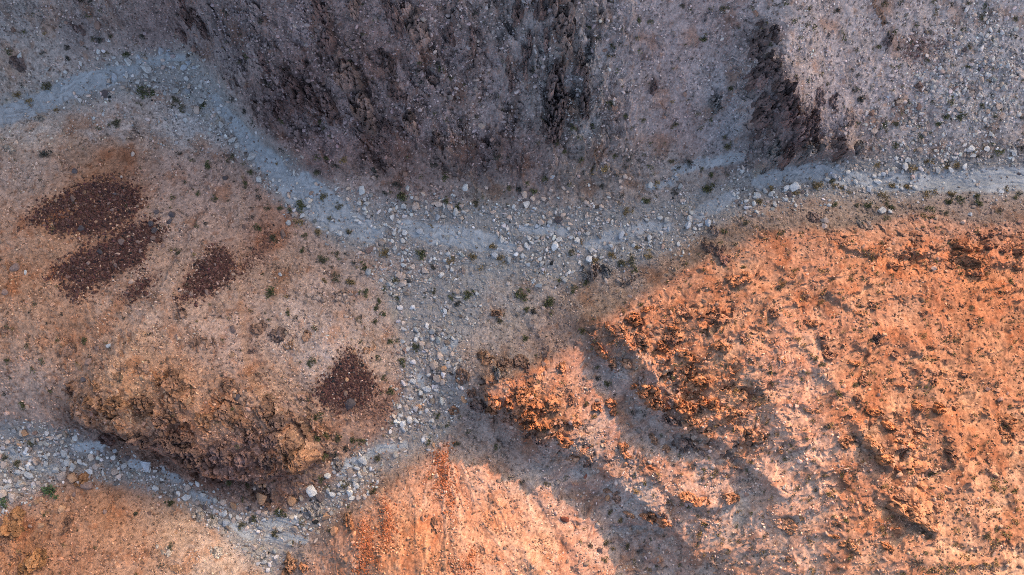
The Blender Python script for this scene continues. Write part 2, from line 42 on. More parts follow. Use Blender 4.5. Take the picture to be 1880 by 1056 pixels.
# outcrops: x, y, width, height, clockwise tilt in degrees, height in metres (0 = from the size), tint
OUTCROPS = {
'A': "300,870,110,60,0,0.8,c;1360,90,90,170,20,1.5,n;1480,200,80,200,-25,1.5,n;1330,260,110,90,30,1.0,n;1440,370,90,70,30,1.0,n;140,470,130,110,20,0.8,n;560,215,120,70,30,0.9,n",
'B': "500,120,110,240,-15,2.0,n;720,60,100,210,0,2.0,m;1010,130,95,330,-22,2.0,n;530,310,130,150,-25,1.8,n;690,580,210,230,-30,2.6,m;270,660,120,290,-22,2.2,n;550,800,120,260,-15,2.2,n;425,730,80,170,-18,1.6,n;800,820,190,320,-18,2.6,m;1160,930,130,160,0,2.4,m;1040,690,110,180,-30,1.6,n;160,800,120,140,0,1.6,n;1130,80,150,140,-20,1.6,m;1430,250,60,140,-10,1.2,n;970,480,100,170,-30,1.5,d;1860,540,40,250,-5,1.6,n;1210,270,190,190,-40,1.4,m;1300,590,90,60,20,1.2,m;1320,1030,90,110,0,1.8,d;300,780,60,130,-28,1.2,n;1590,300,40,220,-5,1.2,n;960,930,90,110,-20,1.0,n;60,470,100,150,-25,1.5,n",
'C': "95,490,40,240,-4,1.8,n;250,310,50,190,-4,1.6,n;130,330,36,170,-3,1.4,n;330,680,150,460,3,3.0,n;300,950,150,200,4,2.4,n;535,740,66,380,-3,2.6,n;380,130,190,280,0,2.0,m;200,60,110,150,0,1.8,n;40,100,90,180,0,1.8,n;400,350,120,180,0,1.8,m;495,540,120,90,0,1.6,n;1800,320,150,240,10,2.6,d;1830,560,150,240,-8,2.8,n;1840,820,130,300,-5,2.6,d;500,440,60,120,-8,1.3,m;650,720,40,380,2,1.0,g;5,600,40,120,0,1.4,n;1490,760,90,130,15,1.0,g;1040,640,50,120,5,1.0,n",
'D': "820,110,46,280,-42,0.9,o;870,300,90,110,-15,1.0,d;60,560,100,330,-20,2.8,d;150,800,120,330,-12,3.0,n;240,960,150,260,0,2.6,n;50,250,60,150,-20,2.0,d;380,710,100,160,-15,.8,n;480,770,80,170,-8,.8,n;600,870,110,140,0,.7,m;960,755,70,60,0,0.9,o;1110,650,90,50,25,0.8,r;320,940,110,210,0,2.6,n",
'E': "80,40,120,60,20,0.5,c",
'G': "600,920,76,170,8,1.6,t;700,955,120,150,10,1.4,g;535,960,50,120,-12,1.2,g;1485,640,80,130,-8,1.5,t;1660,1000,260,110,-10,1.2,o;1480,770,200,110,25,0.9,d;1550,850,150,110,30,0.8,n;850,1000,130,70,-10,0.8,t",
'H': "40,90,90,200,5,2.6,g;150,80,80,190,0,2.6,n;320,60,200,150,0,2.8,g;540,20,80,150,0,2.8,d;660,30,110,140,0,2.2,g;340,540,130,110,20,1.4,d;710,590,170,100,25,1.1,g;1060,550,60,70,0,0.8,d;500,690,120,110,20,1.0,r;1090,690,140,130,20,1.3,r;1170,630,110,80,10,1.0,d;1430,750,160,110,25,1.6,o;1480,850,230,110,22,1.8,o;1620,750,80,80,20,1.4,r;1720,770,90,70,20,1.3,r;1840,790,100,80,15,1.4,o;920,900,100,70,15,1.1,r;1520,940,100,60,20,0.9,r;1330,895,90,40,20,0.7,r;1230,770,90,60,30,0.9,r;1640,660,60,70,10,0.8,r;1830,910,80,50,20,0.8,o;170,970,70,50,0,0.5,o",
'I': "480,470,180,130,-20,0.8,r;735,565,110,80,0,0.7,r;1470,410,190,140,0,1.0,r;1320,200,110,90,-30,0.7,r;850,870,170,150,10,2.2,o;1060,860,170,140,15,1.8,r;1260,700,170,140,20,1.2,r;1680,700,90,140,0,1.0,r;1850,470,90,50,0,0.8,d;900,590,100,60,10,0.6,r;1060,590,110,120,20,0.7,r;700,720,150,90,15,0.9,o;660,850,120,110,30,1.8,o;1370,840,100,80,0,1.0,o;1650,930,160,130,10,1.2,r;1780,1000,130,110,0,1.4,r;520,740,70,110,10,1.4,r;1500,980,190,120,0,1.4,o;1190,970,180,130,10,1.8,r;860,650,120,70,10,0.7,o;800,340,110,60,20,0.6,r;40,310,70,60,0,0.6,r",
'J': "430,65,220,80,15,0.9,t;650,75,190,110,12,1.1,t;150,340,130,130,0,1.4,d;30,300,120,120,0,1.2,r;380,360,90,90,20,0.8,o;850,450,120,80,-20,0.8,o;235,420,90,80,20,0.9,o;1740,850,170,200,10,2.4,O;1855,870,70,110,0,2.0,O;1620,870,170,150,25,1.6,d;1510,650,150,120,10,1.0,r;1690,520,140,110,20,1.0,o;60,880,150,150,0,1.2,r;170,990,150,110,10,1.2,d;340,800,150,90,10,0.7,r;1780,640,80,130,0,1.6,g;1770,190,86,80,0,1.4,o;1860,980,120,130,30,1.6,r;1580,760,90,100,0,1.0,r;1450,900,110,80,-20,0.9,o;260,950,110,100,0,0.9,r;1840,560,120,90,0,1.2,r;700,470,100,60,10,0.6,o",
'K': "650,470,80,150,-38,1.5,O;720,300,60,130,-25,1.2,o;900,230,160,100,10,1.5,O;1010,160,150,46,-8,1.0,O;1260,180,160,90,10,1.1,r;1540,230,170,130,15,1.3,r;1180,300,100,46,8,1.1,O;960,400,110,190,-25,1.6,o;1090,430,100,80,20,1.3,O;740,560,60,130,-15,1.0,o;1000,770,260,130,25,2.2,O;1060,860,230,100,25,2.2,O;1260,880,200,110,5,2.2,O;1400,830,120,140,-20,1.8,O;1290,600,130,100,20,1.6,o;1370,700,130,60,10,1.2,O;1180,380,140,90,20,1.2,r;730,870,90,150,-15,1.4,O;625,880,100,80,30,1.2,O;300,840,110,150,10,1.4,o;80,790,110,160,0,1.6,o;430,830,60,90,0,0.9,r;370,590,80,120,0,1.3,o;110,950,190,110,-10,1.8,O;1640,930,130,80,20,1.0,o;1170,980,150,90,25,1.6,d;1560,440,160,120,15,1.2,o;1250,490,260,80,25,1.3,O;840,560,90,110,-15,1.0,o;820,300,70,110,-25,1.0,o;240,900,90,70,0,1.0,o;1320,980,150,60,10,1.0,o;120,600,40,130,0,1.2,d;60,540,120,110,0,1.0,r;170,1020,260,60,-5,2.2,O;480,1000,120,60,20,1.0,o;1480,860,110,110,-25,1.2,O;1690,380,50,150,-25,0.8,r",
'L': "400,380,130,150,-20,1.4,r;310,260,160,60,5,0.9,o;450,490,120,90,20,1.3,r;640,560,120,50,5,1.1,O;800,370,70,90,0,1.0,d;765,130,80,80,0,0.9,r;670,190,220,40,5,0.7,o;665,820,80,90,-10,1.1,r;1100,870,86,90,5,1.6,O;1260,890,110,80,20,1.5,O;1210,680,90,70,10,1.2,r;1435,640,70,60,0,1.2,r;1080,605,50,50,0,1.0,r;930,490,90,70,20,0.8,r;1140,190,60,60,0,0.7,r;1480,270,60,70,0,0.8,r;1430,130,80,40,0,0.7,r;45,190,80,90,0,0.8,r;780,920,170,70,20,1.4,O;880,1010,110,70,25,1.4,O;1750,980,140,110,10,1.2,o;1365,880,36,46,0,0.7,r;1320,205,70,40,0,0.7,r;100,530,150,50,15,0.9,O;340,910,140,40,5,0.7,o;980,430,60,40,10,0.6,r;190,630,90,60,0,0.6,o;700,680,90,110,0,0.7,r;1700,1030,120,40,0,0.8,o;1000,640,60,60,0,0.6,r",
'M': "90,680,180,250,0,1.8,b;500,680,80,190,25,0.9,r;240,960,210,170,-25,1.6,b;620,350,110,130,20,1.3,b;1270,450,110,66,12,1.0,w;1460,610,110,130,-20,0.9,c;1220,870,170,90,20,0.6,c;1580,880,150,90,30,0.7,c;1250,120,260,130,25,2.6,d;1010,70,220,110,15,2.4,d;800,60,160,120,20,1.8,n;1420,180,130,260,-18,2.6,d;1610,170,170,200,-10,2.0,n;1780,190,150,160,0,1.8,n;580,930,90,90,-20,0.7,r;1120,890,70,90,0,0.5,r;1560,660,180,90,30,0.5,c;30,820,90,90,0,0.8,r;1850,60,100,110,0,1.4,n;1330,60,160,90,10,1.8,d;1300,1010,170,60,20,0.5,o",
'N': "340,220,220,190,0,2.2,o;60,230,150,180,0,2.0,d;90,80,150,130,0,1.6,n;285,310,90,70,0,1.2,o;430,570,140,110,0,1.2,w;680,655,90,110,-10,1.3,o;260,960,100,120,-15,1.6,o;340,1000,90,90,20,1.2,o;220,1040,60,60,30,1.2,o;60,370,130,110,0,1.0,r;250,120,130,100,10,1.4,r;440,210,90,160,10,1.2,n;1330,690,90,110,-10,0.6,r;160,330,130,120,10,1.2,d;600,230,110,120,0,0.9,g;80,550,110,90,0,0.7,r",
'O': "390,70,130,110,25,1.8,O;820,150,100,130,-20,1.1,O;1050,645,260,90,18,1.8,O;860,615,80,46,15,1.0,o;770,500,70,120,-20,0.9,r;1330,500,240,100,8,1.5,O;1600,500,130,100,-15,1.2,o;1390,150,90,60,10,0.9,d;1260,90,150,110,20,1.3,d;1650,170,60,60,30,0.6,o;1640,265,60,26,20,0.5,o;1790,50,190,110,10,1.2,o;550,240,50,80,0,0.6,r;1040,60,60,130,-25,0.9,o;180,70,150,90,20,1.5,d;700,440,80,40,0,0.6,o;1130,130,80,60,20,0.7,o;1100,610,90,50,30,1.0,r",
'P': "850,210,130,90,35,2.0,O;770,110,150,90,30,1.8,o;570,70,110,110,30,1.3,o;980,85,110,40,15,0.9,O;1350,170,90,130,-20,1.4,r;1330,50,80,60,0,0.9,r;1030,580,210,120,15,1.8,o;1170,700,120,60,40,1.2,o;870,840,90,60,12,1.1,O;600,840,150,80,20,1.0,o;470,770,120,36,8,0.8,O;500,680,60,50,0,0.8,o;150,940,60,46,20,0.9,o;1410,430,46,56,30,0.8,r;1320,410,100,26,25,0.6,t;1250,570,80,60,20,0.8,r;110,680,150,120,-10,0.7,o;430,910,60,40,0,0.7,o;90,130,50,80,0,0.7,o;1620,220,56,56,20,0.7,r;1690,300,40,36,0,0.6,r;1750,40,120,80,20,0.9,o;730,560,110,70,20,0.6,o;640,880,80,50,20,0.9,o;1420,20,60,40,0,0.8,r;940,270,60,30,30,1.0,O;1000,490,150,80,10,0.8,r",
}
# ------------------------------------------------------------ dark talus fans: outlines in photograph pixels
TALUS = [
 ("largest dark brown talus fan on the tan slope, widest at its upper right", 'd', 9, [(135,354),(160,339),(180,331),(212,331),(225,341),(250,349),(258,364),(252,379),(238,396),(212,414),(180,426),(150,431),(140,421),(100,424),(95,414),(118,396),(140,384),(150,371),(135,364)]),
 ("thin dark talus tongue trailing left of the largest dark talus fan", 'd', 8, [(48,406),(82,379),(120,366),(140,364),(135,376),(100,389),(68,409)]),
 ("long dark talus strip lying just below the largest dark talus fan", 'd', 8, [(95,504),(132,476),(175,456),(215,434),(245,416),(275,411),(295,419),(290,436),(270,444),(265,464),(252,484),(220,496),(190,512),(160,530),(140,540),(120,532),(148,517),(120,511)]),
 ("compact dark talus fan on the tan slope, right of the long strip", 'd', 9, [(335,550),(350,509),(365,489),(390,464),(410,461),(422,471),(425,489),(425,504),(410,516),(390,529),(360,545)]),
 ("narrow reddish talus streak running up from the compact dark fan", 'e', 5, [(420,510),(447,479),(470,456),(495,428),(508,432),(490,462),(470,482),(440,505)]),
 ("short dark talus smear below the long dark strip", 'd', 6, [(225,545),(245,526),(262,514),(282,509),(268,528),(240,548)]),
 ("pyramid shaped dark talus cone on the bench above the side gully", 'd', 9, [(582,723),(610,688),(640,645),(655,658),(677,688),(682,723),(660,736),(630,748),(595,743)]),
 ("thin reddish brown talus apron below right of the dark pyramid cone", 'e', 4, [(680,742),(722,728),(708,753),(704,778),(680,760),(600,752)]),
 ("red brown rubble streak at the apex of the sunlit lower hill", 'f', 7, [(800,832),(818,828),(824,850),(826,890),(834,930),(828,940),(814,905),(802,870),(796,848)]),
 ("red brown rubble streak down the middle of the sunlit lower hill", 'f', 7, [(704,915),(714,925),(722,960),(722,985),(716,1002),(704,1004),(700,985),(706,955)]),
 ("long dark red rubble streak at the foot of the sunlit lower hill", 'f', 8, [(668,955),(680,985),(682,1010),(676,1040),(664,1060),(650,1060),(660,1030),(662,1000),(660,975)]),
 ("small red rubble streak on the sunlit lower hill, near the frame edge", 'f', 5, [(856,1015),(868,1005),(872,1035),(862,1056),(854,1045)]),
 ("reddish rubble smear on the pale slope under the brown dike", 'n', 5, [(1665,75),(1695,70),(1702,88),(1690,108),(1670,110),(1660,100)]),
 ("smaller reddish rubble smear right of the other pale slope smear", 'n', 5, [(1722,75),(1735,70),(1732,90),(1720,96),(1716,86)]),
]
# ================================================================= numbers and noise
H = 160.0                      # height of the camera over the wash, metres
S = 10.0                       # photograph pixels per metre on the wash
CX, CY = 940.0, 528.0
SUN_AZ, SUN_EL = 35.0, 22.0
rng = np.random.default_rng(11)
U = np.uint32

def hsh(ix, iy, seed):
    h = (ix.astype(np.int64) * 374761393 + iy.astype(np.int64) * 668265263 + seed * 974634777).astype(np.uint64).astype(U)
    h ^= h >> U(13); h *= U(1274126177); h ^= h >> U(16); h *= U(2246822519); h ^= h >> U(13)
    return h
def h01(ix, iy, seed): return hsh(ix, iy, seed).astype(np.float64) / 4294967295.0
def gnoise(x, y, seed=0):
    xf, yf = np.floor(x), np.floor(y); fx, fy = x - xf, y - yf
    xi, yi = xf.astype(np.int64), yf.astype(np.int64)
    u = fx * fx * fx * (fx * (fx * 6 - 15) + 10); v = fy * fy * fy * (fy * (fy * 6 - 15) + 10)
    def g(dx, dy):
        a = h01(xi + dx, yi + dy, seed) * (2 * math.pi)
        return np.cos(a) * (fx - dx) + np.sin(a) * (fy - dy)
    a = g(0, 0); b = g(1, 0); c = g(0, 1); d = g(1, 1)
    return 1.45 * ((a + (b - a) * u) * (1 - v) + (c + (d - c) * u) * v)
def fbm(x, y, octv=4, seed=0, gain=.5):
    s, a, t = 0, 1, 0
    for i in range(octv):
        s = s + a * gnoise(x * 2 ** i + 13.7 * i, y * 2 ** i - 7.1 * i, seed + i); t += a; a *= gain
    return s / t
def ridged(x, y, octv=3, seed=0):
    s, a, t = 0, 1, 0
    for i in range(octv):
        s = s + a * (1 - np.abs(gnoise(x * 2 ** i, y * 2 ** i, seed + i)) * 2); t += a; a *= .5
    return s / t
def facet(x, y, seed, jit=.95, tilt=.6):
    """broken rock: each cell is a plane of its own height and tilt; returns height, cell tone, crack (0 in a joint, 1 away)"""
    xi, yi = np.floor(x).astype(np.int64), np.floor(y).astype(np.int64)
    f1 = np.full(x.shape, 9.); f2 = np.full(x.shape, 9.); hh = np.zeros(x.shape); tone = np.zeros(x.shape)
    for dx in (-1, 0, 1):
        for dy in (-1, 0, 1):
            a, b = xi + dx, yi + dy
            ddx = x - (a + .5 + jit * (h01(a, b, seed) - .5)); ddy = y - (b + .5 + jit * (h01(a, b, seed + 1) - .5))
            d = np.sqrt(ddx * ddx + ddy * ddy)
            r = h01(a, b, seed + 2); q = h01(a, b, seed + 3)
            ang = q * 2 * math.pi
            val = r + tilt * (np.cos(ang) * ddx + np.sin(ang) * ddy)
            nb = d < f1
            f2 = np.where(nb, f1, np.minimum(f2, d)); hh = np.where(nb, val, hh); tone = np.where(nb, h01(a, b, seed + 4), tone); f1 = np.where(nb, d, f1)
    return hh, tone, np.clip((f2 - f1) / .16, 0, 1)
def sstep(a, b, x):
    t = np.clip((x - a) / (b - a), 0, 1); return t * t * (3 - 2 * t)

# ================================================================= rasters in map pixels
RX0, RY0, RST = -240.0, -240.0, 4.0
RX, RY = np.meshgrid(np.arange(RX0, 2121, RST), np.arange(RY0, 1301, RST))
def seg_d(px, py, a, b):
    dx, dy = b[0] - a[0], b[1] - a[1]; L = dx * dx + dy * dy + 1e-9
    t = np.clip(((px - a[0]) * dx + (py - a[1]) * dy) / L, 0, 1)
    return np.hypot(px - a[0] - t * dx, py - a[1] - t * dy), t, dx * (py - a[1]) - dy * (px - a[0])
def poly_sd(poly, px=RX, py=RY):
    d = np.full(px.shape, 1e9); ins = np.zeros(px.shape, bool); n = len(poly)
    for i in range(n):
        a, b = poly[i], poly[(i + 1) % n]
        d = np.minimum(d, seg_d(px, py, a, b)[0])
        if a[1] != b[1]:
            c = ((a[1] > py) != (b[1] > py)) & (px < (b[0] - a[0]) * (py - a[1]) / (b[1] - a[1]) + a[0]); ins ^= c
    return np.where(ins, d, -d)
def stroke_sd(pts, px=RX, py=RY):
    s = np.full(px.shape, -1e9)
    for a, b in zip(pts[:-1], pts[1:]):
        d, t, _ = seg_d(px, py, a, b); s = np.maximum(s, a[2] + t * (b[2] - a[2]) - d)
    return s
def line_side(pts, px=RX, py=RY):
    d = np.full(px.shape, 1e9); sg = np.ones(px.shape); tt = np.zeros(px.shape); n = len(pts) - 1
    for i, (a, b) in enumerate(zip(pts[:-1], pts[1:])):
        e, t, c = seg_d(px, py, a, b); nb = e < d
        d = np.where(nb, e, d); sg = np.where(nb, np.where(c < 0, 1., -1.), sg); tt = np.where(nb, (i + t) / n, tt)
    return d * sg, tt
def rsample(R, px, py):
    fx = np.clip((px - RX0) / RST, 0, R.shape[1] - 1.001); fy = np.clip((py - RY0) / RST, 0, R.shape[0] - 1.001)
    i, j = fx.astype(int), fy.astype(int); u, v = fx - i, fy - j
    return (R[j, i] * (1 - u) + R[j, i + 1] * u) * (1 - v) + (R[j + 1, i] * (1 - u) + R[j + 1, i + 1] * u) * v

# ================================================================= the lie of the land: heights at surveyed points (pixel x, pixel y, metres)
CP = """-300,260,-1;0,215,-.5;120,165,-.4;230,130,-.2;330,115,0;390,165,0;440,230,.2;490,300,.3;560,370,.4;640,425,.6;760,440,.8;880,445,1;1000,440,1.2;1150,425,1.4;1250,405,1.6;1310,370,1.8;1400,330,2;1500,315,2.2;1620,325,2.4;1750,335,2.6;1880,328,2.9;2200,320,3.5
0,120,1.5;200,95,2;330,80,3;420,130,5;470,210,4.5;520,265,4;600,305,3.5;700,320,2.8;800,335,2.6;900,360,2.3;1000,360,2.4;1100,335,2.8;1200,310,3.2;1300,285,3.2;1380,300,3.5;1450,290,4;1520,285,3.6;1600,285,3.8;1750,280,4;1880,285,4.2
0,40,6;150,40,7;300,30,10;430,70,15;600,150,15;750,150,15.5;900,150,14.5;1050,150,14.5;1200,150,12.5;1310,190,9;1345,210,6.5;1345,120,12;1400,120,16;1425,190,14;1440,250,9;1500,150,12;1600,150,9;1750,150,7.5;1880,150,7.5;600,230,9;750,250,9;900,250,8.5;1050,250,8;1200,230,8
0,-20,9;200,-20,13;400,-20,22;600,-20,29;800,-20,28;1000,-20,27;1200,-20,23;1350,-20,21;1450,-20,21;1600,-20,17;1750,-20,13;1880,-20,12
0,300,4;0,450,9;0,600,12;0,730,10;0,800,5;150,300,3.5;150,450,8.5;150,600,12;150,700,12.5;200,750,11.5;200,840,5;300,350,4;300,500,9;300,620,12;300,750,11.5;330,885,5;450,400,2.5;450,550,8;450,700,10.5;450,790,9.5;470,910,4.8;600,480,2;600,560,5;620,640,7.8;640,740,6;600,790,6.3;560,840,5.8;720,520,1.5;740,640,2.6;705,720,4
820,500,1.2;790,600,1.8;780,700,2.3;750,800,2.8;680,850,3.2;600,920,3.7;520,985,4.3;370,925,4.8;250,865,5;120,840,5.3;0,830,5.6
0,950,9;0,1056,13;200,950,8.5;200,1056,12.5;350,1000,8.5;400,1056,10;480,1056,5.2;-200,950,9;-200,700,10;-200,450,8
820,835,4.8;700,920,7.2;560,1040,6.2;800,950,10.5;800,1056,16;900,900,9;900,1056,16;980,950,10;1040,1050,14;650,1000,9.5;700,1056,14
850,770,3.2;950,830,5.4;1050,900,7.6;1130,985,10;1190,1056,12
885,695,7.2;920,745,8;1000,800,9.6;1060,830,10.6;1150,890,12.6;1230,960,14.8;1290,1056,17.4
1080,640,5.2;1130,720,8;1200,790,11;1280,840,14.6;1350,900,17.6;1000,700,8;1050,760,10
1100,600,7;1150,660,10;1200,740,12.6;1280,780,14.6;1340,810,16;1200,580,8.5;1300,600,12.5;1350,680,16;1300,540,9;1100,560,3.8;1000,600,2.5;900,600,1.8;880,650,3.6
1400,390,4;1400,500,9.5;1400,650,16;1500,450,8.5;1500,600,15;1500,800,22;1600,400,5;1600,500,11.5;1600,700,20;1600,900,27;1750,410,5.8;1750,550,13.5;1750,750,23;1750,950,31;1880,410,6.2;1880,550,13.5;1880,750,23;1880,950,31;1400,900,20;1450,1056,26.5;1650,1056,33;1880,1056,35;1300,405,2.4;1200,450,1.6;1200,500,3.2"""
cp = np.array([[float(v) for v in q.split(',')] for line in CP.split('\n') for q in line.split(';')])
def ground_of(px, py, z): k = (1 - z / H) / S; return (px - CX) * k, (CY - py) * k
cwx, cwy = ground_of(cp[:, 0], cp[:, 1], cp[:, 2])
te = math.tan(math.radians(SUN_EL))
# the mountain north of the valley, whose crest shades it (world x, y, height), and the hills round about
far = [(-320, 110, 110), (-150, 110, 106), (-60, 110, 104), (20, 110, 102), (62, 110, 97), (70, 110, 88), (77, 110, 80), (82, 110, 73), (89, 110, 66), (97, 110, 61), (107, 110, 56), (124, 110, 56), (164, 110, 56), (230, 110, 58), (330, 110, 60),
       (-320, 170, 100), (-60, 170, 96), (90, 170, 58), (230, 170, 52), (-60, 230, 80), (160, 230, 50), (-300, 300, 70), (300, 300, 50), (0, 320, 65),
       (-94, 80, 50), (-20, 80, 62), (40, 80, 55), (75, 80, 40), (110, 80, 30), (160, 80, 26), (230, 80, 30),
       (-200, 60, 25), (-150, 30, 0), (-220, 25, -2), (-150, -20, 12), (-220, -30, 16), (-150, -70, 18), (150, 20, 4.5), (220, 22, 6), (150, -20, 24), (220, -30, 32), (150, -60, 40), (150, 40, 9), (220, 45, 14),
       (-60, -75, 20), (0, -75, 25), (60, -75, 36), (110, -80, 46), (-60, -120, 34), (0, -120, 40), (80, -120, 54), (-200, -150, 40), (200, -150, 62), (-150, -300, 50), (150, -300, 60), (0, -250, 55), (-320, -60, 24), (-320, 20, 2), (320, 20, 9), (320, -60, 45)]
far = np.array(far, float)
KX = np.concatenate([cwx, far[:, 0]]); KY = np.concatenate([cwy, far[:, 1]]); KZ = np.concatenate([cp[:, 2], far[:, 2]])
def kern(r2): return np.sqrt(r2 + 9.0)
A = kern((KX[:, None] - KX) ** 2 + (KY[:, None] - KY) ** 2)
n = len(KX); M = np.zeros((n + 1, n + 1)); M[:n, :n] = A - np.eye(n) * .35; M[:n, n] = 1; M[n, :n] = 1
WT = np.linalg.solve(M, np.concatenate([KZ, [0]]))
def rbf(x, y):
    out = np.empty(x.size); xf, yf = x.ravel(), y.ravel()
    for i in range(0, x.size, 20000):
        out[i:i + 20000] = kern((xf[i:i + 20000, None] - KX) ** 2 + (yf[i:i + 20000, None] - KY) ** 2) @ WT[:-1] + WT[-1]
    return out.reshape(x.shape)
# a 1 m survey raster of the land in a 330 m square
BX0, BY0, BST, BN = -170.0, -130.0, 1.0, 341
bx, by = np.meshgrid(BX0 + np.arange(BN) * BST, BY0 + np.arange(BN) * BST)
BASE = rbf(bx, by)
def catm(R, fx, fy):
    i = np.clip(np.floor(fx).astype(int), 1, R.shape[1] - 3); j = np.clip(np.floor(fy).astype(int), 1, R.shape[0] - 3); u, v = fx - i, fy - j
    def w(t): return (((-t + 2) * t - 1) * t / 2, ((3 * t - 5) * t * t + 2) / 2, ((-3 * t + 4) * t + 1) * t / 2, (t - 1) * t * t / 2)
    wu, wv = w(u), w(v); o = 0
    for b in range(4):
        o = o + wv[b] * sum(wu[a] * R[j + b - 1, i + a - 1] for a in range(4))
    return o
def base(x, y):
    ins = (x > BX0 + 3) & (x < BX0 + BN - 4) & (y > BY0 + 3) & (y < BY0 + BN - 4)
    o = np.empty(x.shape); o[ins] = catm(BASE, (x[ins] - BX0) / BST, (y[ins] - BY0) / BST)
    xo, yo = x[~ins], y[~ins]
    if xo.size:
        q = rbf(xo, yo); r = np.hypot(xo, yo); f = sstep(240, 420, r)
        o[~ins] = q * (1 - f) + f * (45 + 25 * fbm(xo / 180, yo / 180, 3, 91))
    return o

# ---- surfaces and zones, drawn on the map
SAND = [[(-60, 228, 20), (0, 215, 20), (60, 195, 17), (130, 160, 20), (200, 140, 18), (245, 128, 8)], [(255, 118, 8), (300, 108, 10), (335, 105, 6)],
        [(395, 180, 7), (420, 215, 10), (450, 250, 15), (490, 295, 19), (540, 355, 20), (600, 405, 18), (680, 432, 14)], [(560, 330, 14), (640, 400, 16), (700, 425, 10)],
        [(740, 415, 10), (800, 430, 18), (870, 440, 20), (940, 455, 10)], [(960, 420, 7), (1040, 425, 9)], [(1080, 450, 10), (1140, 432, 13), (1180, 418, 11), (1230, 415, 6)],
        [(1275, 398, 8), (1310, 378, 14), (1345, 360, 10)], [(1390, 338, 12), (1440, 322, 15), (1500, 316, 17), (1560, 326, 16), (1620, 336, 14), (1700, 335, 18), (1780, 333, 20), (1880, 326, 22), (1960, 324, 22)],
        [(1240, 312, 7), (1300, 298, 9), (1360, 290, 9)], [(1190, 345, 5), (1240, 330, 6)]]
SAND2 = [[(770, 690, 7), (780, 715, 7)], [(815, 645, 8), (835, 630, 7)], [(640, 855, 7), (700, 825, 9), (745, 818, 5)], [(490, 962, 10), (540, 958, 8)], [(490, 985, 8), (560, 990, 6)], [(140, 822, 9), (185, 820, 10)], [(70, 862, 10), (105, 858, 7)],
         [(240, 852, 8), (262, 855, 7)], [(295, 858, 5), (320, 878, 8), (330, 885, 5)], [(355, 910, 8), (385, 922, 6)], [(420, 960, 8), (460, 985, 10)], [(625, 870, 6), (640, 850, 5)], [(20, 830, 12), (45, 838, 8)]]
BED = [[(-40, 215, 26), (120, 175, 30), (240, 135, 36), (330, 125, 36), (400, 200, 34), (450, 260, 34), (540, 345, 40), (640, 410, 48), (760, 430, 58), (900, 440, 62), (1030, 450, 66), (1160, 430, 52), (1270, 400, 40), (1380, 345, 34), (1480, 325, 36), (1600, 325, 38), (1750, 325, 36), (1900, 322, 36)]]
BED2 = [(690, 500), (900, 500), (880, 590), (838, 640), (846, 730), (832, 800), (760, 830), (690, 880), (600, 950), (545, 985), (500, 1056), (430, 1000), (330, 912), (130, 870), (0, 935), (-60, 930), (-60, 770), (60, 775), (130, 790), (200, 835), (330, 880), (420, 935), (520, 945), (600, 900), (640, 845), (715, 790), (740, 700), (735, 620)]
sand = np.full(RX.shape, -1e9)
for s in SAND: sand = np.maximum(sand, stroke_sd(s))
sand2 = np.full(RX.shape, -1e9)
for s in SAND2: sand2 = np.maximum(sand2, stroke_sd(s))
bed = stroke_sd(BED[0]); bed2 = poly_sd(BED2); bedall = np.maximum(bed, bed2)
ROCK = [([(330, -250), (380, 60), (430, 150), (520, 265), (700, 322), (900, 300), (1000, 262), (1130, 250), (1130, -250)], .95), ([(1365, 40), (1400, 50), (1450, 180), (1510, 235), (1590, 285), (1480, 305), (1390, 318), (1375, 230), (1350, 120)], 1.0),
        ([(110, 735), (200, 715), (330, 690), (450, 720), (560, 740), (610, 830), (575, 890), (500, 925), (400, 915), (320, 885), (190, 825)], 1.0), ([(1080, 610), (1200, 560), (1350, 570), (1400, 680), (1450, 790), (1330, 860), (1200, 760)], .7), ([(870, 680), (1000, 660), (1080, 760), (1150, 880), (1060, 850), (960, 800), (880, 770)], .8),
        ([(1500, 430), (1700, 415), (1890, 430), (1890, 530), (1700, 515)], .55), ([(-50, 880), (60, 900), (90, 1070), (-50, 1070)], .5), ([(1130, 850), (1260, 900), (1260, 985), (1150, 930)], .5), ([(1540, 760), (1700, 780), (1740, 990), (1600, 960)], .45), ([(530, 560), (640, 540), (640, 600), (480, 640)], .3)]
rock = np.zeros(RX.shape)
for p, a in ROCK: rock = np.maximum(rock, a * sstep(-45, 50, poly_sd(p) + 30 * fbm(RX / 60, RY / 60, 3, 99)))
